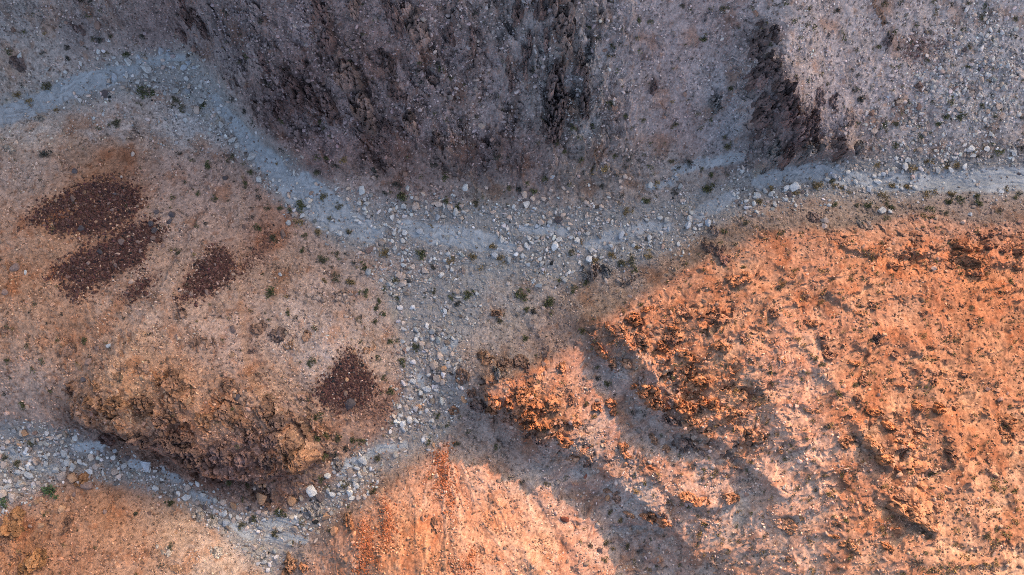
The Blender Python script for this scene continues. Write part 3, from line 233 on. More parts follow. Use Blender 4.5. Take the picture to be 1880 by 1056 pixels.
# lips: broken edges that stand over what lies below (pixel polyline, height, half width, fade uphill)
LIPS = [([(118, 735), (170, 772), (250, 802), (330, 838), (400, 868), (480, 882), (560, 858), (600, 818)], 5.2, 7, 260), ([(885, 700), (905, 752), (960, 802), (1060, 832), (1150, 900), (1230, 968), (1290, 1056)], 1.5, 9, 90),
        ([(1085, 615), (1110, 665), (1180, 745), (1250, 792), (1320, 815), (1400, 880), (1450, 920)], 1.4, 8, 60), ([(400, 125), (432, 200), (480, 262), (560, 300), (680, 322)], 2.2, 8, 70), ([(955, 868), (1000, 935), (1040, 1000), (1075, 1070)], 1.2, 15, 40),
        ([(1375, 300), (1400, 306), (1450, 298), (1520, 288), (1580, 284)], 4.0, 6, 60), ([(1560, 770), (1590, 820), (1640, 868)], 1.6, 6, 40), ([(1635, 935), (1680, 955), (1715, 985)], 1.5, 6, 40), ([(1215, 905), (1290, 935), (1350, 925)], 1.6, 7, 40), ([(1140, 945), (1200, 972), (1235, 958)], 1.4, 6, 40),
        ([(1500, 440), (1600, 470), (1700, 470), (1800, 485), (1890, 490)], .9, 7, 50), ([(1560, 630), (1600, 650)], .8, 6, 30), ([(1465, 600), (1510, 690), (1600, 770)], 0.6, 12, 50), ([(1510, 540), (1570, 572)], .9, 6, 40), ([(960, 575), (1000, 640), (1010, 690)], .6, 8, 40)]
FLOW_S, FLOW_T = line_side([(-60, 228), (60, 195), (130, 160), (245, 120), (330, 112), (395, 165), (420, 215), (450, 250), (490, 295), (540, 355), (600, 405), (680, 432), (800, 435), (870, 442), (960, 445), (1080, 445), (1180, 420), (1275, 398), (1345, 358), (1440, 322), (1500, 316), (1620, 334), (1780, 333), (1960, 324)])
lipz = np.zeros(RX.shape)
for pts, a, w, f in LIPS:
    s, t = line_side(pts); end = sstep(0, .12, t) * sstep(1, .88, t)
    lipz += a * sstep(-w, w, s) * np.exp(-np.maximum(s, 0) / f * 1.2) * end
# strike of the rock, degrees clockwise from straight up in the picture, by region
RIDGES = [([(816, 830), (820, 900), (832, 960), (852, 1070)], .4, 17), ([(872, 850), (905, 900), (950, 980), (995, 1070)], .8, 18), ([(706, 915), (708, 980), (690, 1070)], .7, 15), ([(760, 880), (766, 960), (776, 1070)], .45, 13), ([(668, 945), (640, 1070)], .45, 13), ([(905, 858), (960, 935), (1050, 1070)], .6, 13),
          ([(1330, 470), (1400, 560), (1480, 640), (1560, 760)], .6, 18), ([(1240, 560), (1330, 640), (1420, 740), (1500, 860)], .6, 18), ([(1640, 560), (1700, 680), (1740, 800), (1800, 940)], .8, 18), ([(1120, 590), (1190, 680), (1250, 750)], 1.0, 12), ([(1400, 720), (1480, 840), (1540, 960)], .4, 18)]
for pts, a, wd in RIDGES:
    s, t = line_side(pts); lipz += a * np.exp(-(np.abs(s) / wd) ** 1.3) * sstep(0, .15, t) * sstep(1, .85, t)
ribm = sstep(-60, 40, poly_sd([(880, -240), (880, 330), (1140, 330), (1140, -240)]))
litm = sstep(-30, 40, poly_sd([(860, 690), (1080, 600), (1280, 470), (1500, 430), (2100, 420), (2100, 1290), (1150, 1290), (1000, 900)]))
lowm = sstep(-25, 25, poly_sd([(820, 830), (950, 860), (1100, 1060), (1100, 1290), (500, 1290), (560, 1030), (700, 915)]))
SUN_OFFSET_HILL = sstep(-40, 40, poly_sd([(770, 800), (850, 690), (900, 640), (1040, 545), (1180, 478), (1330, 412), (1500, 385), (1700, 372), (2110, 365), (2110, 1290), (470, 1290), (560, 1000), (690, 885)]) + 14 * fbm(RX / 70, RY / 70, 3, 97)); uppm = sstep(-40, 40, poly_sd([(-240, 60), (330, 60), (440, 150), (560, 270), (700, 310), (880, 330), (880, -240), (-240, -240)]))

def land(x, y):
    """height and the masks used again for colour"""
    zb = base(x, y)
    k = 1 - zb / H; px, py = CX + S * x / k, CY - S * y / k
    wx = px + 7 * fbm(x / 3.2, y / 3.2, 3, 5) + 3 * gnoise(x / .7, y / .7, 8); wy = py + 7 * fbm(x / 3.2 + 50, y / 3.2, 3, 6) + 3 * gnoise(x / .7, y / .7, 9)
    inframe = (px > -230) & (px < 2110) & (py > -230) & (py < 1290)
    sd = rsample(sand, wx, wy); sd2 = rsample(sand2, wx, wy); bd = rsample(bedall, wx, wy)
    smooth = np.maximum(sstep(-4, 3, sd), sstep(-3, 3, sd2)) * inframe
    bedm = sstep(-16, 14, bd) * inframe
    rk = rsample(rock, wx, wy) * np.where(inframe, 1, .6) * (1 - bedm * .8)
    dg = fbm((x * .72 - y * .69) / 13 + .2 * gnoise(x / 4, y / 4, 44), (x * .69 + y * .72) / 3.6 + .5 * gnoise(x / 6, y / 6, 43), 4, 46)
    rk = np.maximum(rk, np.maximum(rsample(litm, px, py) * (1 - rsample(lowm, px, py)) * .62 * sstep(.20, .50, dg), .34 * sstep(.0, .5, fbm(x / 6 + 3, y / 6, 4, 47)) * (1 - .75 * rsample(litm, px, py))) * inframe * (1 - bedm))
    rk = np.clip(rk * (.25 + 1.25 * sstep(-.22, .28, fbm(x / 4.5, y / 6.5, 4, 21))), 0, 1.1)
    z = zb + rsample(lipz, px + 9 * fbm(x / 2.2, y / 2.2, 4, 31), py + 9 * fbm(x / 2.2 + 9, y / 2.2, 4, 32)) * inframe
    rb, lt, lo, up = (rsample(m, px, py) for m in (ribm, litm, lowm, uppm))
    # bedding planes run down the wall in ribs, slantwise across the sunlit slope
    ca, sa = math.cos(math.radians(-22)), math.sin(math.radians(-22)); u1, v1 = ca * x - sa * y, sa * x + ca * y
    cb, sb = math.cos(math.radians(38)), math.sin(math.radians(38)); u2, v2 = cb * x + sb * y, -sb * x + cb * y
    wq = fbm(x / 5, y / 6, 4, 41); ribs = ridged(x / 3.4 + 1.0 * wq, y / 10 + .4 * wq, 4, 42); slant = ridged(u1 / 4.2 + .9 * wq, v1 / 9 - .4 * wq, 4, 45); diag = ridged(v2 / 4.2 + .7 * wq, u2 / 13, 3, 48)
    fang = np.arctan2(px - 818, py - 796); fan = ridged(fang * 4.6 + 1.0 * fbm(x / 6, y / 9, 4, 53), np.hypot(px - 818, py - 796) / 190, 4, 52)
    z = z + (1 - smooth) * (2.4 * rb * (ribs - .3) + 1.9 * up * (slant - .3) + 1.15 * lt * (1 - rb) * (1 - .7 * lo) * (diag - .3) + .42 * lo * sstep(10, 130, np.hypot(px - 818, py - 796)) * (fan - .4))
    z = z + (1 - bedm) * (.7 * fbm(x / 7, y / 7, 3, 61) + .28 * (1 - .6 * lt) * fbm(x / 1.7, y / 1.7, 3, 64))
    z = z + sstep(68, 96, y) * 3.4 * fbm(x / 16, y / 16, 4, 68) * sstep(400, 200, np.abs(x))
    # broken rock
    act = rk > .04
    f1 = np.zeros(x.shape); f2 = np.zeros(x.shape); tone = np.full(x.shape, .5); crack = np.ones(x.shape)
    if act.any():
        xa, ya = x[act], y[act]; wgt = lt[act] > .5
        sx = np.where(wgt, u2[act], u1[act]); sy = np.where(wgt, v2[act], v1[act])
        qx = sx + .35 * gnoise(xa / .9, ya / .9, 71); qy = sy + .35 * gnoise(xa / .9, ya / .9, 72)
        a1, t1, c1 = facet(np.where(wgt, qx / 3.2, qx / 1.9), np.where(wgt, qy / 1.7, qy / 3.6), 81)
        a2, t2, c2 = facet(np.where(wgt, qx / 1.0, qx / .62), np.where(wgt, qy / .58, qy / 1.05), 87)
        f1[act], f2[act] = a1, a2; tone[act] = .5 * t1 + .5 * t2; crack[act] = np.minimum(c1 * .5 + .5, c2)
    z = z + rk * (1.5 * (f1 - .5) + .62 * (f2 - .4) - .22 * (1 - crack))
    # gravelly ground
    g = fbm(x / .55, y / .55, 3, 66)
    z = z + (1 - smooth) * .10 * (1 - .55 * lt) * g + smooth * .018 * g + bedm * .16 * fbm(x / 1.3, y / 1.3, 3, 67) * (1 - .6 * smooth)
    # braided channels scoured into the sand
    fs, ft = rsample(FLOW_S, px, py), rsample(FLOW_T, px, py) * 120
    braid = ridged(fs / 13 + 1.9 * fbm(ft / 2.0, fs / 40, 3, 57), ft / 1.5, 3, 58); z = z - smooth * .30 * np.clip(braid - .35, 0, 1) - bedm * (1 - smooth) * .5 * np.clip(braid - .45, 0, 1)
    z = z - smooth * .22 * np.clip(ridged(y / 2.6 + .4 * fbm(x / 6, y / 6, 3, 55) + .02 * x, x / 26, 2, 56) - .45, 0, 1)
    return z, dict(px=px, py=py, wx=wx, wy=wy, smooth=smooth, bed=bedm, rock=rk, tone=tone, crack=crack, rb=rb, lt=lt, lo=lo, up=up, g=g, ribs=ribs, slant=slant, braid=braid, diag=diag, fan=fan, inframe=inframe)

# ================================================================= base colours of the ground (reflectance), set point by point; shaded gully floors lightened to offset the shade
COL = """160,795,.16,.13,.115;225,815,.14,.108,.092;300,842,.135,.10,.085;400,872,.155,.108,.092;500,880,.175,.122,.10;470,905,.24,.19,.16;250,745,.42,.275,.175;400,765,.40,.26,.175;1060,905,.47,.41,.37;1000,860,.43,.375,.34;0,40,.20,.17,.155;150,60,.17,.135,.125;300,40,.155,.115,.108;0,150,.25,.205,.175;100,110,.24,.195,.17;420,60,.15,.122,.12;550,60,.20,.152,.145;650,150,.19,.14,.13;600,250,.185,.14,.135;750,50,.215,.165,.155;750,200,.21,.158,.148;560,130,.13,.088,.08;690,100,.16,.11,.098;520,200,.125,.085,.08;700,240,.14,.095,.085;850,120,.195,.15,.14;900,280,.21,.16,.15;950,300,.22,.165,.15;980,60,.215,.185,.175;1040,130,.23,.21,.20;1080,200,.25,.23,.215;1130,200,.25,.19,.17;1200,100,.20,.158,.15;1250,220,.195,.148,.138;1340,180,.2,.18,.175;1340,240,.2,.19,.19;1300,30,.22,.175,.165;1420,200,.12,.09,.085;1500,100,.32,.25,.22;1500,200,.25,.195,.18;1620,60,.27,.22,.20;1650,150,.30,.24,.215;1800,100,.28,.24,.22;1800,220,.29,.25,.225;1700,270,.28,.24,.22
200,230,.31,.26,.23;350,230,.31,.28,.26;50,240,.35,.28,.23;650,380,.30,.265,.24;900,380,.25,.21,.18;1100,370,.28,.23,.20;1250,340,.29,.25,.225;1150,470,.32,.285,.26;900,480,.33,.295,.265;800,560,.31,.27,.245;950,560,.31,.27,.24;640,470,.31,.26,.22
0,300,.36,.29,.24;150,300,.33,.24,.185;330,330,.32,.255,.215;0,430,.37,.255,.185;200,380,.35,.225,.15;300,480,.35,.265,.205;450,400,.33,.275,.235;430,520,.34,.26,.205;50,600,.36,.25,.18;200,600,.37,.265,.195;350,600,.37,.285,.225;250,680,.41,.285,.195;400,700,.37,.245,.17;560,620,.42,.345,.285;600,560,.37,.295,.245;500,700,.36,.255,.185;680,640,.36,.285,.225;700,760,.29,.19,.14;560,800,.34,.235,.165;330,810,.26,.165,.125;450,850,.22,.15,.13;50,720,.33,.265,.22;50,880,.30,.26,.235;200,940,.32,.19,.12;50,1000,.30,.175,.11;130,1030,.30,.18,.12;250,1020,.34,.23,.165;100,940,.29,.185,.125;400,1020,.44,.355,.28;330,950,.40,.30,.22;470,1000,.36,.32,.28
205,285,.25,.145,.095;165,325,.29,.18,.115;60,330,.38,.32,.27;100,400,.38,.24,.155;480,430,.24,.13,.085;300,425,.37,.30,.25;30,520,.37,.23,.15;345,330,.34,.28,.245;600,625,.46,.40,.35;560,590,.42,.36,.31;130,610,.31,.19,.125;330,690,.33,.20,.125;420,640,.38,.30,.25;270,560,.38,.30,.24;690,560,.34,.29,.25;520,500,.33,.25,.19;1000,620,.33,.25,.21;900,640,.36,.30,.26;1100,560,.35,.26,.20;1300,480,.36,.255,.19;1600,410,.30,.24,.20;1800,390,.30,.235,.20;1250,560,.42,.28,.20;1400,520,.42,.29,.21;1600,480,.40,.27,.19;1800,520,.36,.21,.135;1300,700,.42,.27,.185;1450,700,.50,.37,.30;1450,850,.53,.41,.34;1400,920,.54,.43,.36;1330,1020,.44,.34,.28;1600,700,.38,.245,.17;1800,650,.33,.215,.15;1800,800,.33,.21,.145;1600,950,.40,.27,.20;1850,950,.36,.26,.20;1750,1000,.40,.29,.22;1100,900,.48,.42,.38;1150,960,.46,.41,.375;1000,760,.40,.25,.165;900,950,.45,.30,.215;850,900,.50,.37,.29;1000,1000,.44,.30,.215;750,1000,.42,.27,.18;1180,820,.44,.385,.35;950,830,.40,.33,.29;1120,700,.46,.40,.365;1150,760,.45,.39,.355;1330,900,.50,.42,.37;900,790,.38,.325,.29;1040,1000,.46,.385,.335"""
cc = np.array([[float(v) for v in q.split(',')] for line in COL.split('\n') for q in line.split(';')])
colr = np.zeros(RX.shape + (3,)); wsum = np.zeros(RX.shape)
for q in cc:
    w = 1 / ((RX - q[0]) ** 2 + (RY - q[1]) ** 2 + 30 ** 2) ** 1.6; colr += w[..., None] * q[2:]; wsum += w
colr /= wsum[..., None]
lum_ = colr.mean(-1, keepdims=True); colr = (lum_ + (colr - lum_) * np.where(RY < 250, 1.0, 1.22)[..., None]) * (.88 + .46 * sstep(310, 220, RY))[..., None] * (np.array([1.015, .985, .965]) + np.array([.075, -.045, -.065]) * (sstep(230, 330, RY) * (1 - SUN_OFFSET_HILL) * sstep(950, 700, RX))[..., None] + np.array([.0, -.02, -.01]) * SUN_OFFSET_HILL[..., None])
colr *= (1 - .27 * SUN_OFFSET_HILL)[..., None] * (1 + .05 * (1 - SUN_OFFSET_HILL) * sstep(230, 330, RY) * sstep(900, 700, RX))[..., None]  # sunlit southern hill: base colour darkened to offset the bright sun
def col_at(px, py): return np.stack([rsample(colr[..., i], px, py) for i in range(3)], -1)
TCOL = {'d': (.090, .041, .031), 'e': (.15, .075, .052), 'f': (.22, .085, .04), 'n': (.17, .11, .095)}
TSD = [poly_sd(p) for _, _, _, p in TALUS]

def ground_colour(x, y, m):
    wx, wy = m['wx'], m['wy']
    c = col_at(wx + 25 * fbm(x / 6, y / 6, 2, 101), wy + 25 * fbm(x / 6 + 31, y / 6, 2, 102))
    b = fbm(x / 4, y / 4, 4, 104); f = fbm(x / .9, y / .9, 3, 107)
    f3 = fbm(x / .34, y / .34, 2, 109); c = c * (1 + .34 * b + .50 * f + .42 * f3 - .28 * sstep(.25, .6, gnoise(x / .6, y / .6, 110)))[..., None]
    # rust patches and pale patches
    rust = np.clip(sstep(.05, .45, fbm(x / 5.5 + 7, y / 5.5, 5, 111)) + .8 * sstep(.18, .5, fbm(x / 1.5, y / 1.5, 3, 112)), 0, 1) * (1 - m['bed'])
    c = c * (1 - .42 * rust[..., None] * np.array([.35, .75, 1.0]))
    # rock: blocks of their own tone
    rk = np.clip(m['rock'] * 1.3, 0, 1)[..., None]
    c = c * (1 - rk) + rk * c * (.38 + .80 * m['tone'][..., None])
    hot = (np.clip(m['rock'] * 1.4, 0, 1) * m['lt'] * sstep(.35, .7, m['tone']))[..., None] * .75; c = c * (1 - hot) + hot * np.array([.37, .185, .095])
    # streaks down the wall
    st = np.clip(m['ribs'] - .35, -.6, .6) * m['rb'] + .6 * np.clip(m['slant'] - .35, -.6, .6) * m['up']
    c = c * (1 - .55 * st[..., None])
    c = c * (1 - .45 * (np.clip(m['diag'] - .3, -.5, .6) * m['lt'] * (1 - m['rb']))[..., None] * np.array([.4, .9, 1.1]))
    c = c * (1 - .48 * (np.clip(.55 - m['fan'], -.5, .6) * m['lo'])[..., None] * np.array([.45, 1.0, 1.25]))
    # stony bed and clean sand
    bed_c = np.array([.235, .217, .20]); sand_c = np.array([.320, .312, .306])
    bm = (m['bed'] * (1 - m['lo']))[..., None] * .72; c = c * (1 - bm) + bm * bed_c * (1 + .22 * f + .25 * fbm(x / 2.4, y / 2.4, 3, 117))[..., None]
    yel = sstep(.22, .5, fbm(x / 3.3 + 3, y / 3.3, 3, 119))[..., None] * m['bed'][..., None] * .5
    c = c * (1 - yel) + yel * np.array([.31, .235, .16])
    s = m['smooth'][..., None]; c = c * (1 - s) + s * sand_c * (1 - .34 * np.clip(m['braid'] - .25, -.4, .7) + .12 * f + .10 * b)[..., None]
    for (lab, code, dens, poly), sd in zip(TALUS, TSD):
        if code == 'd':
            h = (sstep(-26, -2, rsample(sd, wx, wy)) * (.45 + .6 * fbm(x / 2.2, y / 2.2, 3, 125)) * m['inframe'])[..., None]; c = c * (1 - np.clip(h, 0, 1) * np.array([.22, .42, .55]))
        k = (np.clip(sstep(-9, 10, rsample(sd, wx + 9 * f, wy + 6 * b)) * (.8 + .5 * f) if code in 'd' else sstep(-8, 14, rsample(sd, wx, wy)) * (.55 + .8 * f), 0, 1) * m['inframe'])[..., None]
        c = c * (1 - k) + k * np.array(TCOL[code]) * 1.35
    return np.clip(c, .02, .75)

# ================================================================= materials
def new_mat(name, attr=True, scale=6., amount=.45, bump=.35, rough=.95, objcol=False, bdist=.06):
    m = bpy.data.materials.new(name); m.use_nodes = True; nt = m.node_tree; N, L = nt.nodes, nt.links
    bs = N['Principled BSDF']; bs.inputs['Roughness'].default_value = rough; bs.inputs['Specular IOR Level'].default_value = .18
    tc = N.new('ShaderNodeTexCoord')
    src = None
    if attr:
        a = N.new('ShaderNodeAttribute'); a.attribute_name = 'Col'; src = a.outputs['Color']
    if objcol:
        o = N.new('ShaderNodeObjectInfo')
        if src is None: src = o.outputs['Color']
        else:
            mm = N.new('ShaderNodeMix'); mm.data_type = 'RGBA'; mm.blend_type = 'MULTIPLY'; mm.inputs[0].default_value = 1
            L.new(o.outputs['Color'], mm.inputs[6]); L.new(src, mm.inputs[7]); src = mm.outputs[2]
    nz = N.new('ShaderNodeTexNoise'); nz.inputs['Scale'].default_value = scale; nz.inputs['Detail'].default_value = 6; nz.inputs['Roughness'].default_value = .62
    L.new(tc.outputs['Object'], nz.inputs['Vector'])
    mr = N.new('ShaderNodeMapRange'); mr.inputs[1].default_value = .28; mr.inputs[2].default_value = .72; mr.inputs[3].default_value = 1 - amount; mr.inputs[4].default_value = 1 + amount
    L.new(nz.outputs['Fac'], mr.inputs[0])
    mul = N.new('ShaderNodeMix'); mul.data_type = 'RGBA'; mul.blend_type = 'MULTIPLY'; mul.inputs[0].default_value = 1
    L.new(src, mul.inputs[6]); L.new(mr.outputs[0], mul.inputs[7]); L.new(mul.outputs[2], bs.inputs['Base Color'])
    if bump:
        bp = N.new('ShaderNodeBump'); bp.inputs['Strength'].default_value = bump; bp.inputs['Distance'].default_value = bdist
        L.new(nz.outputs['Fac'], bp.inputs['Height']); L.new(bp.outputs['Normal'], bs.inputs['Normal'])
    return m
M_GROUND = new_mat('gravelly desert soil', scale=3.2, amount=.30, bump=.5, bdist=.12)
M_SAND = new_mat('pale wash sand', scale=2.6, amount=.16, bump=.35)
M_ROCK = new_mat('weathered outcrop rock', scale=2.4, amount=.42, bump=.7, bdist=.12)
M_BOULDER = new_mat('boulder granite', attr=False, objcol=True, scale=3.5, amount=.32, bump=.6, bdist=.08)
M_STONE = new_mat('loose stones', scale=5, amount=.25, bump=0)
M_LEAF = new_mat('desert shrub leaves', objcol=True, scale=4, amount=.3, bump=0, rough=.8)
M_SCRUB = new_mat('dry scrub', scale=4, amount=.3, bump=0, rough=.85)

def mesh_from(name, co, faces, mat, col=None, loops=None):
    """faces: (n, k) array of vertex ids"""
    me = bpy.data.meshes.new(name); nv, nf, k = len(co), len(faces), faces.shape[1]
    me.vertices.add(nv); me.vertices.foreach_set('co', np.ascontiguousarray(co, np.float32).ravel())
    me.loops.add(nf * k); me.loops.foreach_set('vertex_index', np.ascontiguousarray(faces, np.int32).ravel())
    me.polygons.add(nf); me.polygons.foreach_set('loop_start', np.arange(0, nf * k, k, dtype=np.int32))
    me.update(calc_edges=True)
    if col is not None:
        at = me.color_attributes.new('Col', 'FLOAT_COLOR', 'POINT')
        at.data.foreach_set('color', np.concatenate([col, np.ones((nv, 1))], 1).astype(np.float32).ravel())
    me.materials.append(mat)
    try: me.polygons.foreach_set('use_smooth', np.zeros(nf, bool))
    except Exception: pass
    return me
SC = bpy.context.scene; COLL = SC.collection
def link(name, me, label=None, cat=None, group=None, kind=None):
    o = bpy.data.objects.new(name, me); COLL.objects.link(o)
    if label: o['label'] = label
    if cat: o['category'] = cat
    if group: o['group'] = group
    if kind: o['kind'] = kind
    return o

# ================================================================= ground mesh: fine where the valley is, coarser out to the horizon
def axis(half, step, reach):
    a = np.arange(-half, half + 1e-6, step); o = []; s, p = step, half
    while p < reach: s *= 1.13; p += s; o.append(p)
    o = np.array(o); return np.concatenate([-o[::-1], a, o])
GX, GY = axis(99.2, .16, 1500.), axis(57.6, .16, 1500.)
gx, gy = np.meshgrid(GX, GY)
gz, gm = land(gx, gy)
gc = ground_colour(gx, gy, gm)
nx, ny = len(GX), len(GY)
idx = np.arange(nx * ny).reshape(ny, nx)
quads = np.stack([idx[:-1, :-1], idx[:-1, 1:], idx[1:, 1:], idx[1:, :-1]], -1).reshape(-1, 4)
wash = (gm['smooth'] * gm['inframe'] * (rsample(sand, gm['wx'], gm['wy']) > -5))
qw = np.maximum.reduce([wash.ravel()[quads[:, i]] for i in range(4)]) > .5
co = np.stack([gx, gy, gz], -1).reshape(-1, 3); gcf = gc.reshape(-1, 3)
def submesh(name, mask, mat):
    q = quads[mask]; used = np.unique(q); mp = np.full(len(co), -1); mp[used] = np.arange(len(used))
    return mesh_from(name, co[used], mp[q], mat, gcf[used])
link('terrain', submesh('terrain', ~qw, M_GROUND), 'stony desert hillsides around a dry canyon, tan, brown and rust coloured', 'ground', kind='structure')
link('dry_wash', submesh('dry_wash', qw, M_SAND), 'pale grey sandy stream bed winding through the canyon', 'dry wash', kind='structure')

def zat(x, y):
    """height of the ground mesh"""
    x = np.asarray(x, float); y = np.asarray(y, float)
    i = np.clip(np.searchsorted(GX, x) - 1, 0, nx - 2); j = np.clip(np.searchsorted(GY, y) - 1, 0, ny - 2)
    u = np.clip((x - GX[i]) / (GX[i + 1] - GX[i]), 0, 1); v = np.clip((y - GY[j]) / (GY[j + 1] - GY[j]), 0, 1)
    return (gz[j, i] * (1 - u) + gz[j, i + 1] * u) * (1 - v) + (gz[j + 1, i] * (1 - u) + gz[j + 1, i + 1] * u) * v
def smooth_z(x, y): return base(np.atleast_1d(np.asarray(x, float)), np.atleast_1d(np.asarray(y, float)))
def ground_at(px, py):
    """where on the ground a surveyed pixel lies"""
    px = np.asarray(px, float); py = np.asarray(py, float); z = np.zeros(px.shape)
    for i in range(14):
        x, y = ground_of(px, py, z); z = z + .7 * (zat(x, y) - z)
    x, y = ground_of(px, py, z); return x, y, zat(x, y)

def parse(D, k):
    out = []
    for t, s in D.items():
        ox, oy = TILES[t]
        for q in s.split(';'):
            v = q.split(','); out.append((ox + float(v[0]) / 4, oy + float(v[1]) / 4) + tuple(float(u) for u in v[2:k]) + (v[k],))
    return out
# ================================================================= loose stones
def ico(n):
    t = (1 + 5 ** .5) / 2
    v = [(-1, t, 0), (1, t, 0), (-1, -t, 0), (1, -t, 0), (0, -1, t), (0, 1, t), (0, -1, -t), (0, 1, -t), (t, 0, -1), (t, 0, 1), (-t, 0, -1), (-t, 0, 1)]
    f = [(0, 11, 5), (0, 5, 1), (0, 1, 7), (0, 7, 10), (0, 10, 11), (1, 5, 9), (5, 11, 4), (11, 10, 2), (10, 7, 6), (7, 1, 8), (3, 9, 4), (3, 4, 2), (3, 2, 6), (3, 6, 8), (3, 8, 9), (4, 9, 5), (2, 4, 11), (6, 2, 10), (8, 6, 7), (9, 8, 1)]
    v = [tuple(np.array(q) / np.linalg.norm(q)) for q in v]
    for _ in range(n):
        mid, g = {}, []
        def m(a, b):
            k = (min(a, b), max(a, b))
            if k not in mid:
                p = np.array(v[a]) + np.array(v[b]); v.append(tuple(p / np.linalg.norm(p))); mid[k] = len(v) - 1
            return mid[k]
        for a, b, c in f:
            ab, bc, ca_ = m(a, b), m(b, c), m(c, a); g += [(a, ab, ca_), (b, bc, ab), (c, ca_, bc), (ab, bc, ca_)]
        f = g
    return np.array(v), np.array(f)
def rock_shape(sub, seed, cuts=11, rough=.03, squash=(.8, 1.1)):
    """a broken stone: a ball cut by flat planes, then weathered"""
    r = np.random.default_rng(seed); v, f = ico(sub); v = v.copy()
    for _ in range(cuts):
        nrm = r.normal(size=3); nrm /= np.linalg.norm(nrm); d = r.uniform(.46, .84)
        e = v @ nrm - d; v -= np.maximum(e, 0)[:, None] * nrm
    if rough: v = v * (1 + rough * r.normal(size=(len(v), 1)))
    v *= np.array([r.uniform(.85, 1.2), r.uniform(.7, 1.0), r.uniform(*squash) * .8]); v /= np.abs(v[:, :2]).max()
    return v, f
SMALL = [rock_shape(0, 900 + i, 6, .12) for i in range(10)]
MEDIUM = [rock_shape(1, 930 + i, 8, .05) for i in range(10)]
def stones(name, px, py, size, col, label, cat, shapes=SMALL, mat=None, sink=.22, flat=(.6, 1.0)):
    x, y, z = ground_at(px, py); ok = np.isfinite(z) & (np.abs(x) < 99) & (np.abs(y) < 57); x, y, z, size, col = x[ok], y[ok], z[ok], size[ok], col[ok]
    n = len(x); which = rng.integers(0, len(shapes), n); V, F, C, off = [], [], [], 0
    for k, (sv, sf) in enumerate(shapes):
        s = which == k; q = int(s.sum())
        if not q: continue
        a = rng.uniform(0, 2 * math.pi, q); tx = rng.uniform(-.5, .5, q); st = rng.uniform(.75, 1.35, q)
        p = np.repeat(sv[None], q, 0) * np.stack([st, 1 / st, rng.uniform(*flat, q)], -1)[:, None, :]
        yy = p[..., 1] * np.cos(tx)[:, None] - p[..., 2] * np.sin(tx)[:, None]; zz = p[..., 1] * np.sin(tx)[:, None] + p[..., 2] * np.cos(tx)[:, None]
        xx = p[..., 0] * np.cos(a)[:, None] - yy * np.sin(a)[:, None]; yy = p[..., 0] * np.sin(a)[:, None] + yy * np.cos(a)[:, None]
        r = size[s][:, None] / 2
        V.append(np.stack([xx * r + x[s][:, None], yy * r + y[s][:, None], zz * r + (z[s] + size[s] * (.5 - sink) * .6)[:, None]], -1).reshape(-1, 3))
        F.append((sf[None] + (np.arange(q) * len(sv))[:, None, None]).reshape(-1, 3) + off); C.append(np.repeat(col[s], len(sv), 0)); off += q * len(sv)
    return link(name, mesh_from(name, np.concatenate(V), np.concatenate(F), mat or M_STONE, np.concatenate(C)), label, cat, kind='stuff')
def scatter(N, dens):
    px = rng.uniform(-60, 1940, N); py = rng.uniform(-60, 1116, N); d = dens(px, py); k = rng.random(N) < d; return px[k], py[k]
def pl(n, a, b, e=2.2): return a + (b - a) * rng.random(n) ** e
def jcol(base_c, n, j=.28, hue=.02):
    return np.clip(np.asarray(base_c) * (1 + j * rng.normal(size=(n, 1))) * (1 + hue * rng.normal(size=(n, 3))), .02, .72)
def sm(R): return lambda px, py: rsample(R, px, py)
bedd = sstep(-14, 18, bedall); sandd = np.maximum(sstep(-6, 6, sand), sstep(-3, 4, sand2))
rough_up = sstep(-30, 30, poly_sd([(1600, 110), (1680, -20), (1920, -20), (1920, 300), (1590, 305), (1560, 250)]))
cobble_bank = sstep(-14, 16, poly_sd([(215, 205), (330, 175), (400, 200), (450, 260), (450, 290), (330, 285), (240, 262)]))
lowbed = sstep(-10, 14, bed2)
# pale stones of the bed
def d_pale(px, py):
    w = 12 * gnoise(px / 45, py / 45, 201)
    return np.clip(rsample(bedd, px + w, py + w) * (1 - .97 * rsample(sandd, px, py)) * (.32 + .75 * np.clip(fbm(px / 38, py / 38, 3, 203) + .35, 0, 1.2)) + .9 * rsample(cobble_bank, px, py) * .8 + .6 * rsample(lowbed, px, py) * (1 - .9 * rsample(sandd, px, py)), 0, 1)
BP = parse(BOULDERS, 3); CL = np.zeros(RX.shape)
for q in BP: CL += (q[2] / 44) * np.exp(-((RX - q[0]) ** 2 + (RY - q[1]) ** 2) / (2 * 15 ** 2))
CL = np.clip(CL * .95, 0, 1) * sstep(-30, 10, np.maximum(bedall, 60 * rough_up - 30))
def d_pale2(a, b): return np.clip(d_pale(a, b) * (.16 + 1.1 * sstep(.0, .45, fbm(a / 22, b / 22, 4, 231))) + .8 * rsample(CL, a, b) * (1 - .8 * rsample(sandd, a, b)), 0, 1)
px, py = scatter(120000, d_pale2); c = jcol((.37, .335, .305), len(px), .34); t = rng.random(len(px)); c[t < .22] *= (.95, .80, .70); c[t > .88] *= (.8, .9, 1.02)
stones('river_gravel', px, py, pl(len(px), .12, .62, 2.8), c, 'pale grey stones strewn along the dry wash and side gully', 'gravel')
px, py = scatter(34000, lambda a, b: np.clip(rsample(CL, a, b) ** 1.4 * .8 * (1 - .7 * rsample(sandd, a, b)) + .3 * rsample(lowbed, a, b) * (1 - .9 * rsample(sandd, a, b)) + .05 * d_pale(a, b), 0, 1)); c = jcol((.385, .347, .318), len(px), .36); t = rng.random(len(px)); c[t < .3] *= (.95, .80, .70)
